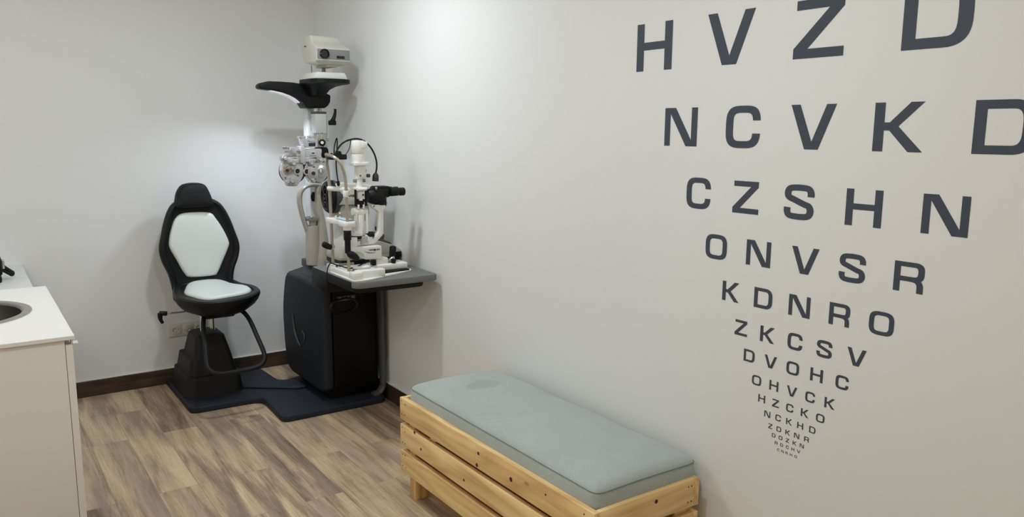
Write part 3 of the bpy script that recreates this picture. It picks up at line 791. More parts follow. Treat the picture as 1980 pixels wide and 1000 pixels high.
ring_knob((-0.2866, -0.6260, 1.3582), .018, .022, M['steel'], right, 'dial', M['silver2'])
ring_knob((-0.2762, -0.6260, 1.3002), .020, .016, M['silver'], right, 'dial', M['brownlens'])
ring_knob((-0.2409, -0.6260, 1.3797), .020, .036, M['silver'], right, 'power_knob', M['silver2'])
ring_knob((-0.2808, -0.6260, 1.2571), .013, .022, M['chrome'], right, 'axis_knob', M['silver'])
mb = MB().prism(rs([(-0.2996, 1.3392), (-0.2689, 1.3327), (-0.2477, 1.3144), (-0.2488, 1.2816), (-0.2712, 1.2643), (-0.2958, 1.2709), (-0.3074, 1.2920)], sub=4), XZ(-.626), -.012, .0, .003)
obj('cross_cylinder', mb, M['silver'], right)
mb = MB().prism(rs([(-0.4421, 1.3303), (-0.4208, 1.3415), (-0.3905, 1.3497), (-0.3790, 1.3349), (-0.3920, 1.3088), (-0.4165, 1.2977), (-0.4373, 1.3011)], sub=4), XZ(-.626), -.010, .0, .003)
obj('cross_cylinder', mb, M['champagne'], left)
mb = MB().cyl((-0.2259, -0.6220, 1.3107), (-0.2291, -0.6300, 1.3112), .040, n=36, bev=.002)
sd = obj('scale_disc', mb, M['silver'], right)
for v in sd.data.vertices: pass
mb = MB().cyl((-0.2252, -0.6280, 1.3110), (-0.2271, -0.6330, 1.3113), .017, n=24, bev=.001); obj('scale_window', mb, M['mgrey'], sd)
mb = MB().box((-.232, -.224), (-.636, -.628), (1.303, 1.323), .001); obj('scale_label', mb, M['white'], sd)
for q in ((-0.2944, -0.6280, 1.3333), (-0.2665, -0.6280, 1.3357), (-0.2626, -0.6280, 1.2671), (-0.4359, -0.6280, 1.2778), (-0.3633, -0.6280, 1.2876), (-0.3395, -0.6280, 1.3577), (-0.2061, -0.6280, 1.3644)): obj('screw', MB().cyl(q, (q[0], q[1] - .006, q[2]), .0035, n=10), M['dgrey'], ph)
# carrier above the drums
mb = MB().box((-.330, -.226), (-.65, -.58), (1.390, 1.440), .006)
car = obj('carrier_block', mb, M['lgrey'], ph)
mb = MB().box((-.298, -.258), (-.656, -.648), (1.402, 1.430), .003); obj('vernier_plate', mb, M['silver2'], car)
mb = MB().box((-.287, -.272), (-.659, -.655), (1.413, 1.419), .001); obj('vernier_window', mb, M['glassdk'], car)
mb = MB().cyl((-0.2386, -0.6200, 1.4255), (-0.2183, -0.6200, 1.4254), .0155, bev=.002); obj('width_knob', mb, M['silver2'], car)
mb = MB().box((-.352, -.326), (-.66, -.59), (1.36, 1.455), .005)
obj('bracket', mb, M['silver2'], ph)
mb = MB().box((-.425, -.345), (-.645, -.60), (1.395, 1.412), .003)
mb.box((-.440, -.345), (-.638, -.61), (1.420, 1.432), .003); mb.box((-.440, -.345), (-.635, -.612), (1.440, 1.452), .003); mb.box((-.41, -.345), (-.642, -.60), (1.405, 1.445), .004)
rail = obj('side_rail', mb, M['silver'], ph)
mb = MB().box((-.441, -.425), (-.64, -.607), (1.439, 1.453), .003); mb.box((-.40, -.375), (-.65, -.64), (1.400, 1.412), .002); obj('rail_clip', mb, M['mgrey'], rail)
mb = MB().cyl((-0.3318, -0.6000, 1.3713), (-0.3482, -0.6450, 1.3731), .012, bev=.002); mb.cyl((-0.3437, -0.6450, 1.4154), (-0.3473, -0.6550, 1.4157), .006); mb.cyl((-0.3584, -0.6450, 1.4257), (-0.3620, -0.6550, 1.4260), .005); mb.cyl((-0.3398, -0.6450, 1.4372), (-0.3435, -0.6550, 1.4374), .006)
obj('tilt_knob', mb, M['mgrey'], ph)
mb = MB().box((-.345, -.225), (-.64, -.59), (1.365, 1.385), .004); mb.box((-.45, -.35), (-.64, -.60), (1.36, 1.385), .004)
obj('drum_mount', mb, M['silver2'], ph)
# head bracket
mb = MB().prism(round_poly([(-0.3382, 1.4980), (-0.2650, 1.4937), (-0.2664, 1.4510), (-0.3096, 1.4454), (-0.3304, 1.4601)], .004, 3), XZ(-.63), -.02, .045, .004)
hb = obj('hanger_bracket', mb, M['silver2'], ph)
mb = MB().box((-.302, -.262), (-.654, -.648), (1.455, 1.474), .002); obj('navy_label', mb, M['navy'], hb)
mb = MB().cyl((-0.3088, -0.6400, 1.4879), (-0.2600, -0.6400, 1.4806), .012, bev=.002); obj('level_tube', mb, M['silver'], hb)
mb = MB().box((-.350, -.312), (-.64, -.60), (1.497, 1.512), .003); mb.box((-.294, -.262), (-.64, -.60), (1.499, 1.514), .003); obj('clamp', mb, M['silver'], hb)
mb = MB().box((-.262, -.18), (-.615, -.585), (1.405, 1.44), .004); mb.box((-.235, -.18), (-.612, -.588), (1.385, 1.41), .004)
obj('mounting_arm', mb, M['blackpl'], ph)

# ------------------------------------------------------------------ autorefractor behind the slit lamp
ar = thing('autorefractor', 'cream refractor with a round black face behind the white slit lamp', 'autorefractor', (-.2, -1.08, .84))
def slab(ol, y0, y1, bev, r=.006, sub=None): return MB().prism(round_poly(ol, r, 4), XZ(y0), 0, y1 - y0, bev, 3)
mb = slab([(-0.3521, 1.2720), (-0.3292, 1.2780), (-0.0886, 1.2525), (-0.0737, 1.2354), (-0.0754, 1.1519), (-0.3552, 1.1650)], -1.17, -.985, .012, .008)
hd = obj('head_housing', mb, M['cream'], ar)
mb = MB().box((-.335, -.085), (-1.1705, -1.168), (1.2065, 1.2095), .0003); obj('housing_seam', mb, M['mgrey'], hd)
mb = slab([(-0.3423, 1.1982), (-0.0786, 1.1912), (-0.0794, 1.1536), (-0.3433, 1.1633)], -1.1715, -1.16, .002, .003); obj('lower_band', mb, M['cream2'], hd)
mb = slab([(-0.3313, 1.1563), (-0.3169, 1.1611), (-0.1704, 1.1556), (-0.1685, 1.1112), (-0.1812, 1.0786), (-0.2084, 1.0635), (-0.3078, 1.0722), (-0.3277, 1.0843), (-0.3325, 1.1144)], -1.16, -1.0, .010, .008)
obj('chassis', mb, M['beige'], ar)
# round black face, looking along -x
mb = MB().lathe([(.058, -.040), (.078, -.034), (.088, -.015), (.088, .0), (.080, .012), (.066, .016), (.062, .010), (.030, .006), (.0, .006)], (-0.3668, -1.0900, 1.2013), (-1, -.06, 0), 44)
for v in mb.bm.verts: v.co.y = -1.09 + (v.co.y + 1.09) * .92
fd = obj('face_panel', mb, M['blackpl'], ar)
mb = MB().lathe([(.0, 0), (.028, 0), (.030, .005), (.020, .007), (.0, .004)], (-0.3812, -1.0900, 1.2412), (-1, -.06, 0), 24); mb.lathe([(.0, 0), (.022, 0), (.024, .006), (.014, .008), (.0, .004)], (-0.3868, -1.1000, 1.1934), (-1, -.06, 0), 24)
obj('measuring_window', mb, M['glassdk'], fd)
mb = MB().lathe([(.060, -.040), (.080, -.036), (.087, -.015), (.087, .0), (.06, .0)], (-0.3554, -1.0900, 1.2009), (-1, 0, 0), 40)
obj('face_collar', mb, M['dgrey'], ar)
nk = []
for z, xa, xb, ya, yb in ((1.09, -.300, -.20, -1.15, -1.02), (1.03, -.300, -.21, -1.15, -1.02), (.995, -.306, -.20, -1.155, -1.01), (.965, -.335, -.18, -1.17, -1.0), (.92, -.352, -.12, -1.19, -.99), (.885, -.360, -.04, -1.20, -.985), (.872, -.356, -.03, -1.195, -.99)):
    nk.append([(p.x, p.y, z) for p in round_poly([(xa, ya), (xb, ya), (xb, yb), (xa, yb)], .035, 5)])
mb = MB().loft(nk[::-1]); obj('pedestal', mb, M['cream2'], ar)
mb = slab([(-0.2201, 0.9635), (-0.1213, 0.9590), (-0.0419, 0.9305), (-0.0017, 0.9017), (-0.0005, 0.8815), (-0.2366, 0.8929)], -1.20, -.97, .01, .008); obj('base_housing', mb, M['beige'], ar)
mb = MB().box((-.350, -.012), (-1.195, -.985), (.845, .874), .006); obj('base_plate', mb, M['blackpl'], ar)
mb = MB().box((-.055, -.006), (-1.205, -1.02), (.868, .897), .003); obj('connector_panel', mb, M['deep'], ar)
mb = MB().prism(round_poly([[(-0.1321, 0.9832)][0], [(-0.0927, 0.9635)][0], [(-0.0466, 0.9430)][0], [(-0.0438, 0.9285)][0], [(-0.1176, 0.9455)][0]], .002, 2), XZ(-1.16), 0, .15, .003)
mb.prism(round_poly([(-0.0903, 0.9933), (-0.0782, 0.9840), (-0.0881, 0.9534), (-0.1094, 0.9607)], .002, 2), XZ(-1.15), 0, .12, .003)
obj('folded_screen', mb, M['dgrey'], ar)
mb = MB().box((-.40, -.285), (-1.21, -1.19), (.842, .862), .004); obj('steel_foot', mb, M['steel'], ar)
mb = text_mesh('VISIONIX', .0165, lambda u, v, d: (-.292 + u * 1.5, -1.1715 - d, 1.203 + v), .0004, 1.05, .0004)
obj('logo_lettering', mb, M['ink'], ar, smooth=False)
mb = MB().cyl((-0.3185, -1.1710, 1.2186), (-0.3191, -1.1725, 1.2188), .0085, n=24); obj('logo_mark', mb, M['ink'], ar)
mb = MB().cyl((-0.3381, -1.1600, 1.1201), (-0.3406, -1.1660, 1.1208), .005, n=12); mb.cyl((-0.3387, -1.1600, 1.0985), (-0.3450, -1.1750, 1.1002), .005, n=12); obj('lock_pin', mb, M['white'], ar)
mb = MB().tube([(-0.1022, -1.1300, 0.9976), (-0.1125, -1.1300, 1.0181), (-0.1137, -1.1300, 1.0323)], [.010, .013, .010], n=10, sub=3); obj('joystick', mb, M['blackpl'], ar)

# ------------------------------------------------------------------ slit lamp
SL = -1.41
sl = thing('slit_lamp', 'white slit lamp with chin rest and black eyepieces on the grey table', 'slit lamp', (-.28, SL, .84))
bp_ = round_poly([(-.466, -1.262), (-.470, -1.620), (-.40, -1.625), (-.088, -1.490), (-.085, -1.33), (-.20, -1.235), (-.40, -1.235)], [.02, .02, .05, .03, .03, .06, .04], 5)
mb = MB().prism(bp_, XY(.84), 0, .007, .002, 2); obj('base_plate', mb, M['white'], sl)
mb = MB().box((-.462, -.425), (-1.60, -1.275), (.846, .872), .004)
mb.box((-.466, -.420), (-1.615, -1.555), (.846, .882), .004); mb.box((-.466, -.420), (-1.33, -1.275), (.846, .882), .004)
obj('frame_rail', mb, M['white'], sl)
mb = MB().cyl((-.419, -1.585, .866), (-.4175, -1.585, .866), .003, n=10); obj('screw_hole', mb, M['deep'], sl)
mb = MB().cyl((-.44, -1.545, .872), (-.44, -1.545, .882), .006, n=14); mb.cyl((-.44, -1.35, .872), (-.44, -1.35, .882), .006, n=14); obj('rail_peg', mb, M['dgrey'], sl)
ya, yb = -1.31, -1.50
mb = MB().tube([(-.4435, ya, .872), (-.446, ya, 1.0), (-.449, ya, 1.18), (-.454, ya, 1.335), (-.464, ya - .01, 1.385), (-.478, ya - .05, 1.418), (-.487, -1.36, 1.425)], .0078, n=12, sub=5)
obj('post', mb, M['champagne'], sl)
mb = MB().tube([(-.4415, yb, .872), (-.4415, yb, 1.0), (-.443, yb, 1.18), (-.447, yb, 1.318), (-.458, yb, 1.365), (-.472, yb + .005, 1.400), (-.494, yb + .03, 1.424), (-.500, yb + .10, 1.432)], .0078, n=12, sub=5)
obj('post', mb, M['champagne'], sl)
mb = MB().cyl((-.444, yb, .962), (-.444, yb, 1.028), .0145, n=24); mb.cyl((-.444, yb, 1.025), (-.444, yb, 1.072), .0185, n=24, bev=.002)
obj('height_sleeve', mb, M['blackpl'], sl)
mb = MB().tube([(-.455, ya, 1.262), (-.44, -1.36, 1.262), (-.415, -1.41, 1.262), (-.415, -1.45, 1.262), (-.445, yb, 1.256)], .0125, n=12, sub=5, flat=((0, 0, 1), .95))
obj('forehead_band', mb, M['whitepl'], sl)
obj('band_clamp', MB().cyl((-.448, yb, 1.232), (-.448, yb, 1.262), .0125, n=20, bev=.003), M['whitepl'], sl)
obj('band_pad', MB().cyl((-.418, -1.44, 1.235), (-.418, -1.44, 1.270), .018, n=24, bev=.004), M['whitepl'], sl)
cr = round_poly([(-.470, -1.285), (-.425, -1.285), (-.405, -1.36), (-.392, -1.43), (-.402, -1.52), (-.465, -1.525), (-.470, -1.46), (-.450, -1.40), (-.470, -1.34)], [.015, .02, .03, .03, .03, .02, .03, .03, .03], 5)
mb = MB().prism(cr, XY(1.092), 0, .026, .005, 2)
for v in mb.bm.verts: v.co.z -= (-1.285 - v.co.y) * .02
mb.cyl((-.443, yb, 1.072), (-.443, yb, 1.108), .021, n=24, bev=.004)
mb.prism([(0, 0), (.016, .0), (.003, .03)], lambda u, v, d: (-.405 + u, -1.50 + d, 1.112 + v), 0, .012, .002)
obj('chin_cup', mb, M['whitepl'], sl)
mb = MB().cyl((-.43, -1.33, 1.11), (-.43, -1.33, 1.128), .005, n=12); obj('paper_pin', mb, M['white'], sl)
mb = MB().cyl((-.446, ya, .968), (-.462, ya, .974), .010, n=16)
mb.cyl((-.437, ya, .966), (-.449, ya, .970), .013, n=16, bev=.002)
mb2 = MB().tube([(-0.4544, -1.3150, 0.9672), (-0.4731, -1.3150, 0.9752), (-0.4917, -1.3150, 0.9858), (-0.4984, -1.3150, 0.9889)], [.0135, .0150, .0145, .008], n=14, sub=4)
obj('grip_mount', mb, M['steel'], sl); obj('hand_grip', mb2, M['blackrub'], sl)
mb2 = MB().tube([(-0.4488, -1.5100, 0.9648), (-0.4344, -1.5100, 0.9561), (-0.4134, -1.5100, 0.9429), (-0.3989, -1.5100, 0.9302)], [.010, .0175, .0170, .0130], n=14, sub=4)
obj('hand_grip', mb2, M['blackrub'], sl)
# cross-slide base
mb = MB().box((-.300, -.108), (-1.475, -1.375), (.852, .885), .008, 3)
mb.box((-.43, -.30), (-1.50, -1.36), (.85, .878), .010, 3)
obj('cross_slide', mb, M['white'], sl)
mb = MB().prism(round_poly([(-.45, -1.53), (-.30, -1.53), (-.11, -1.50), (-.11, -1.40), (-.45, -1.38)], .01, 3), XY(.8465), 0, .0075, .001); obj('slide_gap', mb, M['deep'], sl)
mb = MB().box((-.433, -.287), (-1.583, -1.540), (.846, .884), .006, 3); obj('front_cover', mb, M['white'], sl)
mb = MB().box((-.418, -.335), (-1.518, -1.455), (.868, .896), .012, 3); mb.ball((-.355, -1.515, .884), .018, (1.2, .5, .7)); obj('motor_cover', mb, M['whitepl'], sl)
mb = MB().box((-.4185, -.407), (-1.5195, -1.490), (.868, .884), .001); obj('connector', mb, M['mgrey'], sl)
mb = MB().box((-.278, -.210), (-1.46, -1.38), (.883, .915), .006); obj('pillar', mb, M['white'], sl)
obj('knob', MB().box((-.306, -.285), (-1.478, -1.45), (.884, .912), .003), M['blackpl'], sl)
obj('knob', MB().box((-.195, -.176), (-1.475, -1.455), (.885, .907), .003), M['blackpl'], sl)
ho_ = round_poly([(-0.4115, 0.9788), (-0.3816, 0.9803), (-0.2484, 0.9790), (-0.2484, 0.9109), (-0.3366, 0.9147), (-0.3430, 0.9373), (-0.3550, 0.9512), (-0.3768, 0.9581), (-0.4120, 0.9610)], [.004, .006, .008, .006, .006, .015, .015, .01, .004], 4)
mb = MB().prism(ho_, XZ(-1.465), 0, .09, .006, 3)
hs = obj('arm_housing', mb, M['white'], sl)
mb = text_mesh('VISIONIX', .0125, lambda u, v, d: (-.3185 + u * 1.17, -1.4660 - d, .957 + v), .0003, 1.0, .0003)
obj('logo_lettering', mb, M['ink'], hs, smooth=False)
mb = MB().cyl((-0.2873, -1.4655, 0.9597), (-0.2879, -1.4668, 0.9600), .0052, n=18); obj('logo_mark', mb, M['ink'], hs)
mb = MB().tube([(-0.3400, -1.4655, 0.9565), (-0.3249, -1.4655, 0.9501), (-0.3055, -1.4655, 0.9467), (-0.2803, -1.4655, 0.9477)], [.0004, .0016, .0016, .0004], n=8, sub=5); obj('logo_swoosh', mb, M['ink'], hs)
mb = MB().prism(round_poly([(-0.4081, 1.0264), (-0.3754, 1.0292), (-0.3766, 0.9832), (-0.4094, 0.9768)], .003, 3), XZ(-1.46), 0, .05, .004); obj('pivot_block', mb, M['white'], sl)
mb = MB().cyl((-.365, -1.42, 1.016), (-.365, -1.42, 1.032), .029, n=30, bev=.002); obj('pivot_ring', mb, M['blackpl'], sl)
mb = MB().cyl((-.360, -1.42, 1.032), (-.360, -1.42, 1.050), .031, n=30, bev=.004); obj('pivot_cap', mb, M['white'], sl)
mb = MB().box((-.350, -.305), (-1.44, -1.39), (.985, 1.03), .004); obj('click_stop', mb, M['steel'], sl)
# microscope arm
ao = [(-0.2832, 1.1816), (-0.2099, 1.1795), (-0.2103, 1.1626), (-0.2203, 1.1592), (-0.2228, 1.0365), (-0.2301, 1.0252), (-0.2649, 0.9923), (-0.2763, 0.9880), (-0.3655, 0.9818), (-0.3649, 1.0063), (-0.2842, 1.0107), (-0.2729, 1.0152), (-0.2483, 1.0409), (-0.2452, 1.0511), (-0.2434, 1.1396), (-0.2502, 1.1516), (-0.2752, 1.1658)]
mb = MB().prism(round_poly(ao, [.003, .003, .003, .003, .01, .008, .01, .01, .003, .003, .012, .01, .012, .01, .012, .012, .006], 4), XZ(-1.435), 0, .034, .004)
obj('microscope_arm', mb, M['white'], sl)
mb = MB().cyl((-0.2724, -1.4355, 1.1747), (-0.2733, -1.4375, 1.1749), .004, n=12); obj('screw_hole', mb, M['dgrey'], sl)
mb = MB().cyl((-.225, -1.41, 1.178), (-.225, -1.41, 1.198), .030, n=28, bev=.003); mb.box((-.236, -.200), (-1.435, -1.385), (1.172, 1.23), .006)
mi_mount = obj('microscope_mount', mb, M['blackpl'], sl)
# microscope body
mb = MB().tube([(-0.2971, -1.4100, 1.2241), (-0.2901, -1.4100, 1.2246), (-0.2733, -1.4100, 1.2244), (-0.2508, -1.4100, 1.2248), (-0.2282, -1.4100, 1.2265), (-0.2082, -1.4100, 1.2296)], [.026, .033, .0395, .042, .041, .034], n=24, sub=4)
mb.box((-.268, -.168), (-1.445, -1.375), (1.222, 1.262), .014, 3)
mb.prism(round_poly([(-0.2697, 1.2648), (-0.2584, 1.2734), (-0.1906, 1.2724), (-0.1765, 1.2642), (-0.1772, 1.2252), (-0.1917, 1.2167), (-0.2230, 1.2142), (-0.2537, 1.2283)], .004, 3), XZ(-1.44), 0, .06, .008)
mic = obj('microscope_body', mb, M['blackpl'], sl)
for yy in (-1.445, -1.375):
    mb = MB().cyl((-.185, yy, 1.243), (-.145, yy, 1.244), .0215, n=26, bev=.002); mb.cyl((-.148, yy, 1.243), (-.135, yy, 1.243), .017, n=26)
    mb.cyl((-.138, yy, 1.243), (-.109, yy, 1.243), .0205, n=26, bev=.004)
    e = obj('eyepiece', mb, M['blackrub'], mic)
    mb = MB().cyl((-.1095, yy, 1.243), (-.1075, yy, 1.243), .013, n=22); obj('eyepiece_lens', mb, M['glassdk'], e)
mb = MB().cyl((-0.2638, -1.4450, 1.2598), (-0.2655, -1.4520, 1.2680), .006, n=14); obj('lock_stud', mb, M['steel'], mic)
mb = MB().tube([(-0.2176, -1.4200, 1.2125), (-0.2094, -1.4200, 1.1965), (-0.1968, -1.4200, 1.1842)], [.0055, .0045, .0055], n=10, sub=3); obj('magnification_lever', mb, M['blackpl'], mic)
# illumination tower
mb = MB().lathe([(.0, 1.5), (.031, 1.498), (.0335, 1.492), (.0335, 1.437), (.0325, 1.4355)][::-1], (-.341, SL, 0), (0, 0, 1), 32)
mb.lathe([(.0315, 1.436), (.0325, 1.43), (.0325, 1.395), (.030, 1.394)][::-1], (-.340, SL, 0), (0, 0, 1), 32)
lt = obj('lamp_house', mb, M['white'], sl)
mb = MB().box((-.333, -.304), (-1.4455, -1.438), (1.462, 1.494), .002); obj('lamp_label', mb, M['white'], lt)
mb = MB().prism(round_poly([(-.374, -1.443), (-.374, -1.377), (-.30, -1.377), (-.283, -1.395), (-.283, -1.425), (-.30, -1.443)], .012, 4), XY(1.376), 0, .019, .003)
obj('filter_disc', mb, M['white'], sl)
mb = MB().cyl((-.335, SL, 1.312), (-.335, SL, 1.378), .0215, n=28); mb.box((-.35, -.31), (-1.435, -1.40), (1.315, 1.376), .006)
ft = obj('slit_tube', mb, M['whitepl'], sl)
mb = MB().cyl((-.300, -1.42, 1.326), (-.284, -1.42, 1.326), .009, n=18, bev=.002); mb.cyl((-.342, -1.437, 1.328), (-.342, -1.4395, 1.328), .004, n=12); mb.box((-.312, -.308), (-1.43, -1.415), (1.345, 1.358)); obj('slit_knob', mb, M['dgrey'], ft)
mb = MB().cyl((-.338, SL, 1.262), (-.336, SL, 1.316), .0165, n=26); mb.box((-.366, -.300), (-1.432, -1.388), (1.258, 1.272), .004); mb.cyl((-.362, -1.44, 1.262), (-.314, -1.44, 1.262), .0075, n=16)
obj('tower_neck', mb, M['white'], sl)
mb = MB().cyl((-.366, -1.41, 1.302), (-.352, -1.41, 1.302), .008, n=12); mb.cyl((-.322, -1.41, 1.302), (-.306, -1.41, 1.302), .008, n=12); obj('bracket_screw', mb, M['mgrey'], sl)
mb = MB()
for x in (-.364, -.309): mb.cyl((x, -1.425, 1.178), (x, -1.425, 1.26), .0062, n=14)
mb.box((-.352, -.320), (-1.43, -1.40), (1.172, 1.20), .004); mb.box((-.357, -.315), (-1.428, -1.405), (1.196, 1.212), .004)
obj('tower_rod', mb, M['blackpl'], sl)
mb = MB().box((-.352, -.318), (-1.428, -1.395), (1.212, 1.252), .003); mb.cyl((-.352, -1.43, 1.166), (-.352, -1.43, 1.186), .005); mb.cyl((-.325, -1.43, 1.166), (-.325, -1.43, 1.186), .005); mh = obj('mirror_holder', mb, M['whitepl'], sl)
mb = MB().box((-.350, -.330), (-1.431, -1.427), (1.205, 1.217), .001); obj('mirror', mb, M['chrome'], mh)
mb = MB().box((-.330, -.322), (-1.430, -1.427), (1.228, 1.238), .001); obj('mirror_screw', mb, M['ink'], mh)
mb = MB().cyl((-.379, SL, 1.151), (-.298, SL, 1.147), .0185, n=28, bev=.005); mb.cyl((-.352, SL, 1.15), (-.325, SL, 1.15), .0192, n=28)
cp = obj('tilt_pivot', mb, M['white'], sl)
mb = MB().cyl((-.298, SL, 1.147), (-.2965, SL, 1.147), .005, n=12); obj('pivot_screw', mb, M['dgrey'], cp)
mb = MB().tube([(-.337, SL, 1.135), (-.338, SL, 1.10), (-.342, SL, 1.065), (-.352, SL, 1.045), (-.37, SL, 1.038)], [.020, .0205, .022, .024, .022], n=18, sub=4, flat=((0, 1, 0), 1.3))
mb.cyl((-.362, -1.425, 1.04), (-.362, -1.425, 1.14), .0055, n=12); mb.cyl((-.306, -1.425, 1.03), (-.306, -1.425, 1.14), .0072, n=12); mb.cyl((-.306, -1.425, 1.0), (-.306, -1.425, 1.036), .016, n=20, bev=.003); mb.box((-.318, -.284), (-1.44, -1.41), (1.008, 1.036), .005)
obj('lamp_arm', mb, M['white'], sl)
mb = MB().tube([(-0.3092, -1.4300, 1.0418), (-0.3037, -1.4300, 1.0363), (-0.2898, -1.4300, 1.0340), (-0.2786, -1.4300, 1.0346), (-0.2757, -1.4300, 1.0357)], [.010, .0148, .0155, .0148, .010], n=16, sub=3); obj('slit_width_knob', mb, M['blackrub'], sl)
# joystick
mb = MB().lathe([(.024, 0), (.022, .006), (.016, .012), (.0155, .020), (.0165, .045), (.0175, .062), (.015, .070), (.008, .074), (.0, .074)], (-0.1769, -1.4300, 0.8945), (.12, 0, 1), 22); obj('joystick', mb, M['blackrub'], sl)
mb = MB().tube([(-.205, -1.44, .893), (-.185, -1.445, .905), (-.172, -1.445, .910)], [.004, .008, .008], n=10, sub=3); obj('lock_lever', mb, M['steel'], sl)
# fixation lamp on a goose neck
mb = MB().tube([(-0.4608, -1.4100, 1.4212), (-0.4467, -1.4100, 1.4532), (-0.4275, -1.4100, 1.4778), (-0.4032, -1.4100, 1.4938), (-0.3762, -1.4100, 1.5025), (-0.3491, -1.4100, 1.5062), (-0.3220, -1.4100, 1.5025), (-0.2977, -1.4100, 1.4899), (-0.2761, -1.4100, 1.4696), (-0.2586, -1.4100, 1.4442), (-0.2467, -1.4100, 1.4161), (-0.2409, -1.4100, 1.3853), (-0.2423, -1.4100, 1.3572), (-0.2470, -1.4100, 1.3368)], .0044, n=10, sub=4)
gn = obj('goose_neck', mb, M['blackrub'], sl)
mb = MB().lathe([(.004, 0), (.010, .006), (.0155, .016), (.0165, .036), (.0155, .044), (.012, .044), (.0, .040)], (-0.2469, -1.4100, 1.3406), (-.06, 0, -1), 20); obj('fixation_lamp', mb, M['brownrub'], gn)
mb = MB().box((-.49, -.405), (-1.43, -1.37), (1.407, 1.432), .004); mb.cyl((-.445, -1.41, 1.425), (-.437, -1.41, 1.447), .011, n=16); mb.cyl((-.478, -1.41, 1.43), (-.474, -1.41, 1.438), .005); mb.box((-.46, -.43), (-1.425, -1.39), (1.43, 1.44), .002)
obj('lamp_clamp', mb, M['blackpl'], sl)
mb = MB().tube([(-0.3762, -1.4100, 1.5012), (-0.3795, -1.4100, 1.4776), (-0.3854, -1.4100, 1.4577), (-0.4022, -1.4100, 1.4330), (-0.4212, -1.4100, 1.4195), (-0.4426, -1.4100, 1.4148)], .0020, n=8, sub=5)
mb.tube([(-0.4547, -1.3900, 1.4379), (-0.4526, -1.3900, 1.4651), (-0.4450, -1.3900, 1.4972), (-0.4389, -1.3900, 1.5084), (-0.4373, -1.3900, 1.4898), (-0.4397, -1.3900, 1.4527), (-0.4435, -1.3900, 1.4154), (-0.4462, -1.3900, 1.3881), (-0.4452, -1.3900, 1.3581), (-0.4421, -1.3900, 1.3280), (-0.4377, -1.3900, 1.2952)], .0032, n=8, sub=5)
mb.lathe([(.004, 0), (.008, .004), (.008, .018), (.004, .026)], (-0.4388, -1.3900, 1.3028), (.1, 0, -1), 14)
obj('lamp_cable', mb, M['blackrub'], sl)
mb = MB().tube([(-.295, -1.472, .906), (-.33, -1.49, .908), (-.37, -1.51, .905), (-.41, -1.50, .888), (-.425, -1.45, .880), (-.45, -1.36, .886), (-.462, -1.33, .890), (-.472, -1.32, .876), (-.482, -1.325, .850), (-.487, -1.33, .80)], .0032, n=8, sub=5)
obj('power_cable', mb, M['blackrub'], sl)
mb = MB().prism(round_poly([(-.452, -1.37), (-.405, -1.375), (-.395, -1.475), (-.44, -1.48)], .006, 3), XY(1.1175), 0, .003, .0008)
for v in mb.bm.verts: v.co.z -= (-1.285 - v.co.y) * .02 - .0035
o = obj('chin_rest_paper', mb, M['paper']); tag(o, 'pale blue paper pad lying on the white chin cup', 'paper')
# handpiece parked in the beige holder
hp = thing('handpiece', 'small grey handpiece with a flat head parked in the beige holder cup', 'handpiece', (-0.2502, -0.5450, 0.9682))
mb = MB().lathe([(.020, -.02), (.021, .03), (.0225, .045), (.0, .045)], (-0.2477, -0.5300, 0.9665), (0, 0, 1), 20); obj('barrel', mb, M['lgrey'], hp)
mb = MB().prism(rs([(-0.2942, 1.0345), (-0.2687, 1.0422), (-0.2339, 1.0357), (-0.2279, 1.0230), (-0.2410, 1.0130), (-0.2697, 1.0116), (-0.2916, 1.0205)], sub=3), XZ(-.57), 0, .045, .004); obj('head', mb, M['mgrey'], hp)
mb = MB().ball((-0.2685, -0.5700, 1.0395), .006); obj('bulb', mb, M['chrome'], hp)

# ------------------------------------------------------------------ pine bench
BX0, BX1, BY0, BY1 = -.505, -.052, -3.398, -2.148
bench = thing('storage_bench', 'low slatted pine bench along the right wall under the letter chart', 'bench', (-.28, -2.77, 0))
TZ = ((.343, .438), (.228, .321), (.111, .204))
def knot(mb, c, r, axis):
    a = Vector((1, 0, 0)) if axis == 0 else Vector((0, 1, 0))
    mb.cyl(Vector(c) + a * .0006, Vector(c) - a * .0006, r, n=12, mi=1)
rnd = random.Random(5)
KN = ((((-0.5050, -2.7652, 0.4034), .0065), ((-0.5050, -2.7548, 0.3554), .0075), ((-0.5050, -2.9703, 0.3826), .0085), ((-0.5050, -3.1632, 0.4051), .004)), (((-0.5050, -2.2775, 0.3218), .0065), ((-0.5050, -2.3317, 0.2678), .0055), ((-0.5050, -2.6652, 0.2632), .0055)), ())
for i, (z0, z1) in enumerate(TZ):
    mb = MB().box((BX0, BX0 + .022), (BY0, BY1), (z0, z1), .0025)
    for yy in (BY1 - .018, BY1 - .045, BY0 + .02, BY0 + .045):
        for zz in (z0 + .02, z1 - .02): knot(mb, (BX0, yy + rnd.uniform(-.004, .004), zz + rnd.uniform(-.008, .008)), .0028, 0)
    for q, r in KN[i]: knot(mb, q, r, 0)
    obj('slat', mb, [M['pine_y'], M['nail']], bench)
    mb = MB().box((BX1 - .020, BX1), (BY0, BY1), (z0, z1), .0025)
    obj('slat', mb, [M['pine_y'], M['nail']], bench)
    for y0, y1 in ((BY0, BY0 + .020), (BY1 - .020, BY1)):
        mb = MB().box((BX0 + .022, BX1 - .020), (y0 + .001, y1 - .001), (z0, z1), .0025)
        if y0 == BY0:
            for xx in (BX1 - .035, BX1 - .05):
                for zz in (z0 + .02, z1 - .022): knot(mb, (xx, y0 + .001, zz), .0026, 1)
            if i == 0: knot(mb, (-0.2475, -3.3970, 0.4066), .007, 1)
        obj('slat', mb, [M['pine_x'], M['nail']], bench)
